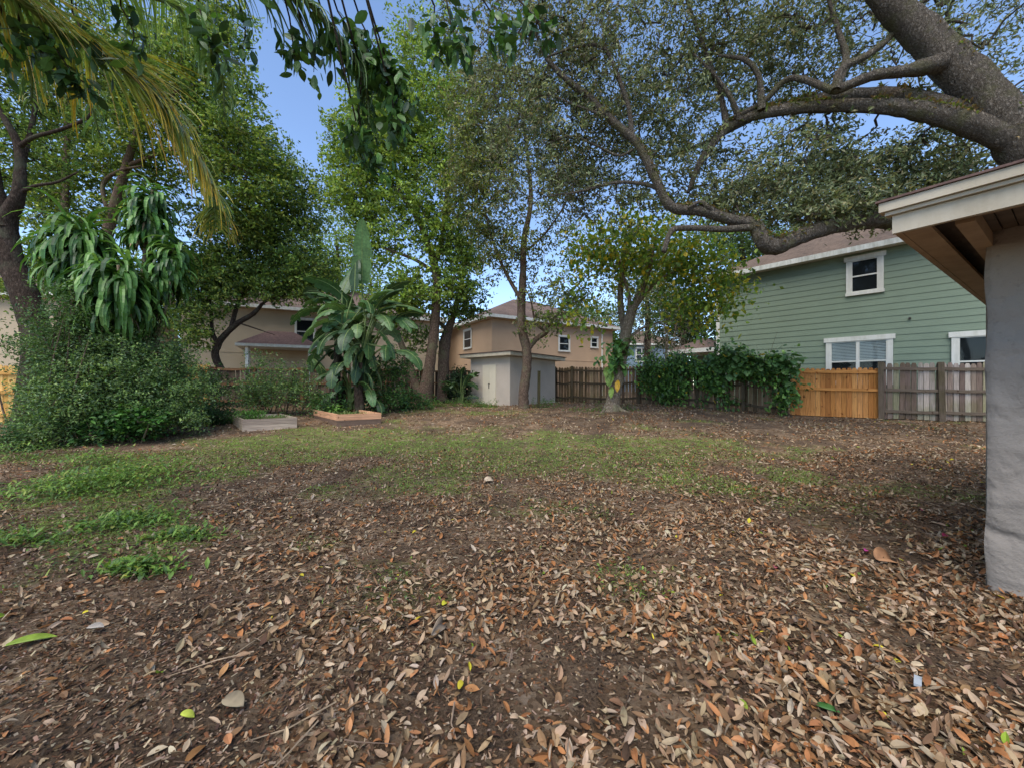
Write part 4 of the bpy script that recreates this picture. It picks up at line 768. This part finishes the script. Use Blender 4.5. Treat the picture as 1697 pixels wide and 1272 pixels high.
# ------------------------------------------------------------------ walls / houses
def wallbox(mb, a, c, z0, z1, th, nn, col=(1, 1, 1)):
    a = np.array(a, float); c = np.array(c, float); nn = np.array(nn, float); m = (a+c)/2+nn*th/2
    mb.box((m[0], m[1], (z0+z1)/2), ((c-a)[0]/2, (c-a)[1]/2, 0), (nn[0]*th/2, nn[1]*th/2, 0), (0, 0, (z1-z0)/2), col=col)
def window(parent, a, u, nn, s0, s1, z0, z1, sashes=2, cols=1, blind=False, tr=.1, proud=.03, crown=False):
    """on a wall from point a along u (outward normal nn): casing, sashes, glass, interior"""
    a = np.array(a, float); u = np.array(u, float); nn = np.array(nn, float)
    def bx(mb, s, z, hs, hz, d0, d1):
        q = a+u*s+nn*(d0+d1)/2; mb.box((q[0], q[1], z), (u[0]*hs, u[1]*hs, 0), (nn[0]*(d1-d0)/2, nn[1]*(d1-d0)/2, 0), (0, 0, hz))
    fr = MB(); sm = (s0+s1)/2; zm = (z0+z1)/2; hs = (s1-s0)/2; hz = (z1-z0)/2
    bx(fr, s0-tr/2, zm, tr/2, hz, proud, proud+.05); bx(fr, s1+tr/2, zm, tr/2, hz, proud, proud+.05)
    ex = .06 if crown else .0
    bx(fr, sm, z1+tr*.6, hs+tr+ex, tr*.6, proud, proud+.07); bx(fr, sm, z0-tr*.4, hs+tr+.02, tr*.4, proud, proud+.065)
    win = obj('window', fr, M_trim, parent); 
    sh = MB(); w = 2*hs/cols
    for k in range(cols):
        c0 = s0+w*k; f = .035
        bx(sh, c0+f/2, zm, f/2, hz-.001, proud, proud+.04); bx(sh, c0+w-f/2, zm, f/2, hz-.001, proud, proud+.04)
        bx(sh, c0+w/2, z1-f/2, w/2-f, f/2, proud, proud+.038); bx(sh, c0+w/2, z0+f/2, w/2-f, f/2, proud, proud+.038); bx(sh, c0+w/2, zm, w/2-f, f*.7, proud, proud+.038)
        if k: bx(sh, c0, zm, .05, hz-.002, proud, proud+.046)
    obj('sash', sh, M_trim, win)
    it = MB(); bx(it, sm, zm, hs-.002, hz-.002, proud-.012, proud-.006); obj('interior', it, M_inside, win)
    if blind:
        bl = MB(); z = zm+.03
        while z < z1-.04: bx(bl, sm, z, hs-.04, .019, proud-.002, proud+.008); z += .055
        obj('blind', bl, M_blind, win)
    gl = MB(); q0 = a+u*(s0+.03)+nn*(proud+.02); q1 = a+u*(s1-.03)+nn*(proud+.02)
    gl.quad((q0[0], q0[1], z0+.03), (q1[0], q1[1], z0+.03), (q1[0], q1[1], z1-.03), (q0[0], q0[1], z1-.03)); obj('pane', gl, M_glass, win)
    return win
def hip(mb, c4_, z, rise, over=.5, ridge=.35, th=.18):
    """hip roof over a four-corner footprint, corners in order"""
    c = [np.array(q, float) for q in c4_]; ce = sum(c)/4; o = []
    for i in range(4):
        e1 = c[i]-c[i-1]; e2 = c[i]-c[(i+1) % 4]; o.append(c[i]+(e1/np.linalg.norm(e1)+e2/np.linalg.norm(e2))*over)
    la = np.linalg.norm(o[1]-o[0]); lb = np.linalg.norm(o[2]-o[1])
    if la >= lb: m0 = (o[3]+o[0])/2; m1 = (o[1]+o[2])/2; r0 = m0+(m1-m0)*(lb/2/la); r1 = m1+(m0-m1)*(lb/2/la); F4 = [(0, 1, 'b', 'a'), (2, 3, 'a', 'b')]; F3 = [(1, 2, 'b'), (3, 0, 'a')]
    else: m0 = (o[0]+o[1])/2; m1 = (o[2]+o[3])/2; r0 = m0+(m1-m0)*(la/2/lb); r1 = m1+(m0-m1)*(la/2/lb); F4 = [(1, 2, 'b', 'a'), (3, 0, 'a', 'b')]; F3 = [(0, 1, 'a'), (2, 3, 'b')]
    pt = {i: (o[i][0], o[i][1], z+.001) for i in range(4)}; pt['a'] = (r0[0], r0[1], z+rise); pt['b'] = (r1[0], r1[1], z+rise)
    for f in F4: mb.quad(*[pt[k] for k in f])
    for f in F3: mb.tri(*[pt[k] for k in f])
    return o
def eaves(parent, o, z, mat, h=.2, soffit=True):
    f = MB(); n = len(o)
    for i in range(n):
        a = o[i]; c = o[(i+1) % n]; d = (c-a)/np.linalg.norm(c-a); nn = np.array([d[1], -d[0]])
        m = (a+c)/2; ce = sum(o)/n
        if nn.dot(m-ce) < 0: nn = -nn
        wallbox(f, a+d*(.0), c, z-h, z-.002, .03*(1+.1*i), nn)
    obj('fascia', f, mat, parent)
    s = MB(); s.quad(*[(q[0], q[1], z-h+.02) for q in o]); obj('soffit', s, M_trim, parent)
def house(name, label, A, u, Lu, v, Lv, z0, z1, wmat, rmat, rise, over=.5, group=None):
    A = np.array(A, float); u = np.array(u, float); u /= np.linalg.norm(u); v = np.array(v, float); v /= np.linalg.norm(v)
    root = thing(name, label, 'house', (A[0], A[1], z0), group); cs = [A, A+u*Lu, A+u*Lu+v*Lv, A+v*Lv]; mb = MB()
    for i in range(4): a = cs[i]; c = cs[(i+1) % 4]; mb.quad((a[0], a[1], z0-.3), (c[0], c[1], z0-.3), (c[0], c[1], z1-.12), (a[0], a[1], z1-.12))
    obj('wall', mb, wmat, root); rb = MB(); o = hip(rb, cs, z1, rise, over); obj('roof', rb, rmat, root); eaves(root, o, z1, M_trim); return root, A, u, v
# shed
sh0 = np.array([-.09, 16.5]); su = np.array([.67, .742]); sv = np.array([-.742, .67]); sz = .56
shed = thing('shed', 'small grey stucco shed with cream double door and flat overhanging roof', 'shed', (sh0[0], sh0[1], sz))
Lr, Ll, zt = 3.29, 2.5, 2.72
cs = [sh0, sh0+su*Lr, sh0+su*Lr+sv*Ll, sh0+sv*Ll]; mb = MB()
for i in range(4): a = cs[i]; c = cs[(i+1) % 4]; mb.quad((a[0], a[1], sz-.3), (c[0], c[1], sz-.3), (c[0], c[1], zt), (a[0], a[1], zt))
obj('wall', mb, M_shedwall, shed); ov = .36; rb = MB(); fb = MB(); ce = sh0+su*Lr/2+sv*Ll/2
def slab(mb, zlo, th, e, tilt=.0):
    V = []
    for dz in (0, th):
        for (a, b_) in ((-1, -1), (1, -1), (1, 1), (-1, 1)):
            q = ce+su*(Lr/2+e)*a+sv*(Ll/2+e)*b_; V.append((q[0], q[1], zlo+dz+tilt*(-a)))
    mb.add(V, Q=[(0, 3, 2, 1), (4, 5, 6, 7), (0, 1, 5, 4), (1, 2, 6, 5), (2, 3, 7, 6), (3, 0, 4, 7)])
slab(fb, 2.66, .15, ov, .04); slab(rb, 2.815, .03, ov+.04, .04); obj('fascia', fb, M_taupe, shed)
rt = rb; q = ce; obj('roof', rt, M_roofdark, shed)
nl = -su
mb = MB(); s0, s1 = .82, 1.66; a = sh0+sv*s0; wallbox(mb, a, sh0+sv*1.235, sz+.02, 2.35, .03, nl); wallbox(mb, sh0+sv*1.245, sh0+sv*s1, sz+.02, 2.35, .03, nl); door = obj('door', mb, M_door, shed)
mb = MB(); q = sh0+sv*1.24+nl*.035; mb.box((q[0], q[1], 1.5), tuple(sv*.05)+(0,), tuple(nl*.01)+(0,), (0, 0, .02)); mb.box((q[0], q[1], 1.38), tuple(sv*.016)+(0,), tuple(nl*.02)+(0,), (0, 0, .08)); obj('latch', mb, M_darkpaint, door)
mb = MB(); b = G(893, 15.5); mb.box(b+[0, 0, .72], (.055, 0, 0), (0, .055, 0), (.01, 0, .76), col=srgb(70, 64, 44)); tag(obj('wooden_post', mb, M_wood), 'short mossy wooden post standing before the right wall of the shed', 'post')
# tan house right of centre
HR, A, u, v = house('tan_house', 'two storey tan stucco house behind the shed', (-1.31, 25), (.85, .52), 10.9, (-.52, .85), 8.6, .6, 5.95, M_tan, M_roofbrown, 2.3, .45)
nr = np.array([u[1], -u[0]]); nl = -u
window(HR, A, v, nl, 3.0, 4.2, 4.1, 5.35); window(HR, A, v, nl, 5.6, 6.8, 1.2, 2.4); window(HR, A, u, nr, 5.5, 6.4, 3.9, 4.9); window(HR, A, u, nr, 8.6, 9.2, 4.3, 5.0)
mb = MB(); q = A+u*9.7+nr*.06; mb.tube([(q[0], q[1], .5), (q[0], q[1], 3), (q[0], q[1], 5.75)], [.06, .06], 8, 2, 0); obj('downspout', mb, M_trim, HR)
mb = MB(); wallbox(mb, A+u*.0, A+u*10.9, 3.18, 3.23, .02, nr); obj('trim_band', mb, M_tan, HR)
# beige house behind the banana clump
a0 = P(300, 600, 22)[:2]; a1 = P(728, 600, 29)[:2]; uu = (a1-a0)/np.linalg.norm(a1-a0); Lw = np.linalg.norm(a1-a0)
HB, A, u, v = house('beige_house', 'wide beige stucco house behind the back left fence with small porch roof', a0, uu, Lw, (-uu[1], uu[0]), 9, .6, 6.3, M_beige, M_roofbrown, 2.4, .45)
nr = np.array([u[1], -u[0]])
def along(A, u, px): k = (px-CX)/F; return (k*A[1]-A[0])/(u[0]-k*u[1])
window(HB, A, u, nr, along(A, u, 491), along(A, u, 520), 4.1, 5.6); window(HB, A, u, nr, along(A, u, 640), along(A, u, 662), 1.4, 2.6)
mb = MB(); wallbox(mb, A, A+u*Lw, 3.38, 3.43, .02, nr); obj('trim_band', mb, M_beige, HB)
s_a, s_b = along(A, u, 412), along(A, u, 520); rb = MB(); pc4 = [A+u*s_a+nr*2.2, A+u*s_b+nr*2.2, A+u*s_b, A+u*s_a]; o = hip(rb, pc4, 3.75, .9, .3); obj('porch_roof', rb, M_roofdark, HB); eaves(HB, o, 3.75, M_trim, .16)
for s in (s_a+.2, s_b-.2): pm = MB(); q = A+u*s+nr*2.05; pm.box((q[0], q[1], 2.05), (.09, 0, 0), (0, .09, 0), (0, 0, 1.54)); obj('porch_post', pm, M_trim, HB)
HA, A, u, v = house('beige_house', 'pale beige house wall at the far left edge above the pine fence', (-34, 19.5), (1, .08), 10.2, (-.08, 1), 8, .6, 6.2, M_beige, M_roofbrown, 2.2, .45)
# far blue-grey house
HZ, A, u, v = house('blue_grey_house', 'small distant blue-grey house between the yellowing tree and green house', P(1040, 600, 46)[:2], (1, .12), 6.5, (-.12, 1), 7, .6, 6.3, M_blue, M_roofgrey, 2.0, .4)
nr = np.array([u[1], -u[0]]); window(HZ, A, u, nr, 1.1, 2.4, 4.2, 5.7, cols=2, tr=.14)
# green house
gl_ = P(1188, 600, 17.9)[:2]; gr_ = P(1480, 600, 13.4)[:2]; gu = (gr_-gl_)/np.linalg.norm(gr_-gl_); gn = np.array([gu[1], -gu[0]]); gn = gn if gn.dot(-gl_) > 0 else -gn; Lg = 12.5; gze = CH+4.93
GH = thing('green_house', 'two storey house with sage green lap siding and white window trim', 'house', (gl_[0], gl_[1], .6)); mb = MB(); z = .3; k = 0; lap = .222
while z < gze-.2:
    z1 = min(z+lap, gze-.15); a = gl_+gn*.018; c = gl_+gu*Lg+gn*.018; a2 = gl_+gn*.002; c2 = gl_+gu*Lg+gn*.002; cc = np.array([1, 1, 1.])
    mb.quad((a[0], a[1], z), (c[0], c[1], z), (c2[0], c2[1], z1), (a2[0], a2[1], z1)); mb.quad((a2[0], a2[1], z), (c2[0], c2[1], z), (c[0], c[1], z), (a[0], a[1], z)); z = z1
back = -gn
for (p, q) in ((gl_, gl_+back*9), (gl_+back*9, gl_+back*9+gu*Lg), (gl_+back*9+gu*Lg, gl_+gu*Lg)): mb.quad((p[0], p[1], .3), (q[0], q[1], .3), (q[0], q[1], gze-.15), (p[0], p[1], gze-.15))
obj('wall', mb, M_siding, GH)
rb = MB(); o = hip(rb, [gl_, gl_+gu*Lg, gl_+gu*Lg+back*9, gl_+back*9], gze, 2.5, .42); obj('roof', rb, M_roofgrey, GH); eaves(GH, o, gze, M_gutter, .19)
mb = MB(); wallbox(mb, gl_-gu*.02, gl_+gu*.13, .4, gze-.2, .035, gn); obj('corner_board', mb, M_trim, GH)
wz = lambda px, py: (lambda D: CH-D*(py-CY)/F)((lambda s: gl_[1]+gu[1]*s)(along(gl_, gu, px)))
def gwin(px0, px1, py0, py1, **k):
    s0 = along(gl_, gu, px0); s1 = along(gl_, gu, px1); window(GH, gl_, gu, gn, s0, s1, wz((px0+px1)/2, py1), wz((px0+px1)/2, py0), **k)
gwin(1411, 1456, 430, 483, tr=.14, proud=.024, crown=True); gwin(1377, 1471, 565, 632, cols=2, blind=True, tr=.14, proud=.024, crown=True); gwin(1588, 1690, 556, 640, tr=.14, proud=.024, crown=True)
# vent stub, porch
mb = MB(); s = along(gl_, gu, 1508); q = gl_+gu*s+gn*.04; mb.box((q[0], q[1], wz(1508, 528)), tuple(gu*.03)+(0,), tuple(gn*.04)+(0,), (0, 0, .03)); obj('hose_bib', mb, M_darkpaint, GH)
pp = [gl_-gu*2.3+back*.2, gl_-gu*.0+back*.2, gl_+back*2.6, gl_-gu*2.3+back*2.6]; rb = MB(); pz = CH+61*18/F; o = hip(rb, pp, pz, .62, .12); obj('porch_roof', rb, M_roofbrown, GH); eaves(GH, o, pz, M_trim, .2)
for s in (-.32, -2.1): mb = MB(); q = gl_+gu*s+back*.4; mb.box((q[0], q[1], (pz-.2+.5)/2), (.08, 0, 0), (0, .08, 0), (0, 0, (pz-.7)/2)); obj('porch_post', mb, M_trim, GH)

mb = MB(); a = gl_-gu*2.2+back*2.5; wallbox(mb, a, gl_-gu*.01+back*2.5, .4, pz-.21, .1, back); q = gl_-gu*.35+back*.45; wallbox(mb, q, q+gu*.33, .4, pz-.22, .05, back); obj('porch_wall', mb, M_siding, GH)

# near building on the right
W = np.array([3.47, 2.83]); e = np.array([.558, -.83]); d = np.array([.83, .558]); NB = thing('stucco_building', 'grey stucco building corner with taupe eaves at the right edge', 'building', (W[0], W[1], 0))
e3 = np.array([e[0], e[1], 0]); d3 = np.array([d[0], d[1], 0])
Cn = np.array([2.54, 2.58]); C3 = np.array([Cn[0], Cn[1], 0.])
mb = MB(); nu, nv = 90, 90; V = []; W3 = np.array([W[0], W[1], 0.])
uu_ = np.linspace(0, 1, nu); 
for i in range(nv):
    z = -.25+2.9*i/(nv-1)
    for jx in range(nu):
        s = uu_[jx]*2.6; bm = (float(fbm(s*2.2, z*2.6, 5))-.5)*.03+(float(fbm(s*7, z*7, 6))-.5)*.012; rd = max(0, .035-s)/.035; sx = s+(float(vnoise(z*3.1, 2.2, 8))-.5)*.022*math.exp(-s*6)
        V.append(W3+e3*sx-d3*(bm-.02*rd**2)+[0, 0, z])
Q = [(i*nu+jx, i*nu+jx+1, (i+1)*nu+jx+1, (i+1)*nu+jx) for i in range(nv-1) for jx in range(nu-1)]; mb.add(V, Q=Q)
q = W3+d3*.02; 
mb.quad(W3+d3*.018+[0, 0, -.25], W3+d3*4.5+[0, 0, -.25], W3+d3*4.5+[0, 0, 2.6], W3+d3*.018+[0, 0, 2.6]); obj('wall', mb, M_nearwall, NB, True)
def bar(mb, e0, e1, d0, d1, z0, z1):
    c = C3+e3*(e0+e1)/2+d3*(d0+d1)/2; mb.box((c[0], c[1], (z0+z1)/2), e3*(e1-e0)/2, d3*(d1-d0)/2, (0, 0, (z1-z0)/2))
LE, LD = 5.2, 6.0; ZF = 2.50
mb = MB(); bar(mb, .0, LE, 0, .035, ZF, ZF+.118); obj('fascia', mb, M_taupe, NB, label='front fascia board, weathered taupe')
mb = MB(); bar(mb, -.03, LE, -.03, .03, ZF+.12, ZF+.143); bar(mb, -.055, LE, -.055, .03, ZF+.145, ZF+.205); obj('drip_board', mb, M_taupe, NB)
mb = MB(); bar(mb, 0.0, .035, .037, LD, ZF+.01, ZF+.14); obj('side_fascia', mb, M_under, NB)
mb = MB(); bar(mb, .037, .165, .04, LD, ZF+.012, ZF+.04); obj('soffit_board', mb, M_under, NB)
mb = MB(); bar(mb, .262, .345, .13, LD, ZF-.0, ZF+.095); obj('beam', mb, M_under, NB)
mb = MB(); bar(mb, .346, LE, .10, .2, ZF+.04, ZF+.098); bar(mb, .168, LE, .04, .098, ZF+.02, ZF+.05); obj('front_soffit', mb, M_under, NB)
mb = MB(); x_ = .186
while x_ < LE: bar(mb, x_, x_+.062, .04, LD, ZF+.10+.004*(int(x_*100) % 2), ZF+.116); x_ += .07
bar(mb, .0, LE, .04, LD, ZF+.12, ZF+.135); obj('roof_deck', mb, M_corr, NB)
mb = MB(); bar(mb, -.07, LE, -.07, LD, ZF+.208, ZF+.222); obj('roof', mb, M_roofdark, NB)

# ------------------------------------------------------------------ raised beds
M_soil = bpy.data.materials['leafy_soil'].copy(); M_soil.name = 'bed_soil'
def bed(name, label, A, B, C, h, cols, mat, cap=None, seed=0):
    A, B, C = [np.array(q, float) for q in (A, B, C)]; z = min(A[2], B[2], C[2]); A[2] = B[2] = C[2] = z; D = B+C-A; c = (B+C)/2
    root = thing(name, label, 'planter', c); r = np.random.default_rng(seed)
    for k, (p, q) in enumerate(((A, B), (A, C), (B, D), (C, D))):
        mb = MB(); a = (q-p)/2; ln = np.linalg.norm(a); a = a/ln; ln = ln+(.018 if k in (0, 3) else -.024); nn = np.cross(a, [0, 0, 1.]); m = (p+q)/2; e_ = .0 if k in (0, 3) else .003
        if cap: mb.box(m+[0, 0, h*.22], a*ln, nn*.019, (0, 0, h*.22+.1), col=srgb(*cols[1])); mb.box(m+[0, 0, h*.75+e_+.012], a*(ln+(.01 if k in (0, 3) else -.008)), nn*.026, (0, 0, h*.27), col=srgb(*cap)*r.uniform(.92, 1.05))
        else:
            cc = pal(cols, 2, .1, None, r); mb.box(m+[0, 0, h*.25-.05], a*ln, nn*.02, (0, 0, h*.25+.048), col=cc[0]); mb.box(m+[0, 0, h*.75], a*ln, nn*.0205, (0, 0, h*.25-.002+e_), col=cc[1])
        obj('side_board', mb, mat, root)
    mb = MB(); mb.box(c+[0, 0, h*.3], (B-A)/2*.96, (C-A)/2*.96, (0, 0, h*.42)); obj('soil', mb, M_soil, root); u_ = (B-A)/np.linalg.norm(B-A); v_ = (C-A)/np.linalg.norm(C-A)
    return c, u_, v_
def herbs(name, label, c, sx, sy, n, h, cols, L_, W_, seed, hz=.24, cat='herbs'):
    r = np.random.default_rng(seed); root = thing(name, label, cat, c+np.array([0, 0, hz])); mb = MB(); x = r.normal(0, sx, n); y = r.normal(0, sy, n); z = r.random(n)*h; Cq = np.stack([c[0]+x, c[1]+y, c[2]+hz+z], -1)
    mb.straps(Cq, r.uniform(0, 6.28, n), r.uniform(-.2, 1.3, n), L_*r.uniform(.6, 1.3, n), W_*r.uniform(.6, 1.3, n), r.uniform(.2, 1.5, n), 3, col=pal(cols, n, .2, None, r)); k = n//10
    mb.segs(np.stack([Cq[:k, 0], Cq[:k, 1], np.full(k, c[2]+hz-.02)], -1), Cq[:k], .003, .002, 3, srgb(100, 120, 60)); obj('foliage', mb, M_leaf, root)
c, ux, uy = bed('planter_box', 'weathered grey wooden planter box with bright green herbs', GP(403, 714), GP(491, 708), GP(385, 699), .32, [(168, 152, 134), (152, 136, 120)], M_woodh, seed=1)
herbs('herb_clump', 'feathery bright green herb in the weathered planter', c+ux*-.3, .17, .22, 900, .24, [(84, 128, 54), (104, 146, 64), (70, 108, 50)], .10, .018, 1)
herbs('herb_clump', 'lower scattered herbs at the right end of the weathered planter', c+ux*.35, .18, .25, 350, .10, [(96, 128, 66), (80, 110, 54)], .08, .016, 2)
c, ux, uy = bed('planter_box', 'newer planter box with orange-pink top boards', GP(560, 706), GP(630, 701), GP(521, 691), .32, [(196, 150, 116), (112, 92, 78)], M_pineh, cap=(206, 156, 120), seed=2)
herbs('seedlings', 'small leafy seedlings spread over the soil of the newer planter', c, .42, .3, 420, .08, [(106, 132, 72), (88, 114, 58), (130, 136, 84)], .08, .022, 3)
herbs('squash_plant', 'taller broad-leaved seedling at the back of the newer planter', c+uy*.4+ux*-.1, .12, .1, 40, .26, [(112, 148, 70), (92, 130, 58)], .15, .1, 4, cat='plant')

# ------------------------------------------------------------------ loose things on the ground
def curl(name, label, cat, px, py, L_, W_, az, el, dr, col, roll=0, nseg=8, fold=.5, mat=M_litter, dz=.03, thick=.004):
    c = GP(px, py); c[2] = gz(c[0], c[1])+dz; mb = MB(); t = np.zeros(3)
    mb.straps([c], az, el, L_, W_, dr, nseg, col=np.array([srgb(*col)]), roll=roll, fold=fold); o = obj(name, mb, mat, smooth=True); m = o.modifiers.new('thickness', 'SOLIDIFY'); m.thickness = thick
    mw = np.array(c); 
    for vtx in o.data.vertices: vtx.co = [vtx.co[0]-mw[0], vtx.co[1]-mw[1], vtx.co[2]-mw[2]]
    o.location = [float(q) for q in c]; tag(o, label, cat); return o
curl('palm_bract', 'curled grey-tan palm sheath lying upright in the leaves at bottom centre', 'palm sheath', 714, 1060, .17, .075, 1.35, .35, 1.1, (150, 132, 114), 1.0, dz=.03, fold=1.2)
curl('dry_leaf', 'large curled brown leaf near the bottom right building corner', 'fallen leaf', 1452, 932, .2, .16, .2, .35, 1.3, (158, 116, 84), .5)
curl('dry_leaf', 'pale folded leaf in the middle of the yard', 'fallen leaf', 803, 800, .14, .12, .3, .4, 1.0, (196, 176, 150), .3)
curl('dry_leaf', 'broad flat grey-brown leaf at the bottom left', 'fallen leaf', 372, 1168, .12, .075, -.3, .1, .3, (140, 126, 104), .15)
curl('green_leaf', 'long green and yellow leaf at the bottom left edge', 'fallen leaf', 10, 1078, .2, .05, .5, .15, .4, (138, 160, 60), .3, mat=M_gloss)
curl('green_leaf', 'single deep green leaf near the bottom right', 'fallen leaf', 1352, 1178, .09, .035, -.5, .15, .3, (64, 104, 52), .2, mat=M_gloss)
curl('dry_leaf', 'small pale grey bark flake on dark soil at the left', 'bark flake', 145, 1048, .09, .05, .1, .1, .2, (170, 160, 150), .1)
curl('petal', 'magenta flower petal left of the large curled brown leaf', 'petal', 1433, 916, .04, .035, .4, .4, .9, (172, 66, 128), .3, dz=.02)
curl('petal', 'dark pink petal on pale leaf near the building wall', 'petal', 1563, 893, .06, .05, .2, .4, .9, (150, 50, 80), .3, dz=.03)
curl('petal', 'dusty pink petal in the leaves left of the magenta one', 'petal', 1284, 945, .05, .035, .9, .3, .9, (160, 84, 92), .3, dz=.02)
curl('petal', 'pink petal on the leafy ground farther back at the right', 'petal', 1528, 848, .05, .04, .9, .3, .9, (166, 50, 100), .3, dz=.02)
curl('yellow_leaf', 'bright yellow small leaf near the bottom right', 'fallen leaf', 1612, 1168, .04, .03, .9, .3, .9, (214, 176, 50), .3, dz=.02)
curl('yellow_leaf', 'yellow-green leaf above the curled palm sheath', 'fallen leaf', 733, 1007, .05, .035, 1.1, .3, .9, (190, 184, 60), .3, dz=.02)
curl('yellow_leaf', 'yellow leaf lying right of the palm sheath', 'fallen leaf', 760, 1148, .055, .03, 1.4, .3, .6, (186, 170, 56), .3, dz=.02)
curl('yellow_leaf', 'curled yellow-green leaf on dark soil near the bottom edge', 'fallen leaf', 300, 1190, .06, .03, .2, .2, 1.3, (176, 184, 76), .5, dz=.02)
mb = MB(); c = GP(1521, 1137); c[2] = gz(c[0], c[1])+.028; a = np.array([math.cos(.75), math.sin(.75), 0]); mb.box(c, a*.042, np.array([-a[1], a[0], 0])*.014, (0, .0, .007)); tag(obj('grey_chip', mb, paint('grey_plastic', srgb(160, 166, 172), .4)), 'small flat grey rectangular piece lying in the leaves at bottom right', 'debris')

# ------------------------------------------------------------------ camera, light, world
cam = bpy.data.cameras.new('camera'); cam.sensor_width = 36; cam.lens = 36*F/1697; cam.clip_end = 3000; cam.clip_start = .05
co = bpy.data.objects.new('camera', cam); COL.objects.link(co); co.location = (0, 0, CH); co.rotation_euler = (R(90), 0, 0); S.camera = co
SE, SA = 58, 205       # sun elevation; azimuth measured clockwise from +Y (behind and to the right of the camera)
w = bpy.data.worlds.new('World'); S.world = w; w.use_nodes = True; nt = w.node_tree; bg = nt.nodes['Background']
sky = nt.nodes.new('ShaderNodeTexSky'); sky.sky_type = 'NISHITA'; sky.sun_disc = False; sky.sun_elevation = R(SE); sky.sun_rotation = R(SA); sky.altitude = 1500; sky.air_density = .9; sky.dust_density = .2; sky.ozone_density = 1.2
nt.links.new(sky.outputs[0], bg.inputs[0]); bg.inputs[1].default_value = .15
sl = bpy.data.lights.new('sun', 'SUN'); sl.energy = 2.1; sl.angle = R(50); sl.color = (1, .93, .82); so = bpy.data.objects.new('sun', sl); COL.objects.link(so)
import mathutils
dv = mathutils.Vector((math.cos(R(SE))*math.sin(R(SA)), math.cos(R(SE))*math.cos(R(SA)), math.sin(R(SE)))); so.rotation_euler = dv.to_track_quat('Z', 'Y').to_euler(); so.location = (0, 0, 20)
S.view_settings.view_transform = 'Standard'; S.view_settings.look = 'None'; S.view_settings.exposure = 1.2; S.view_settings.gamma = 1
S.cycles.max_bounces = 6; S.cycles.transparent_max_bounces = 12
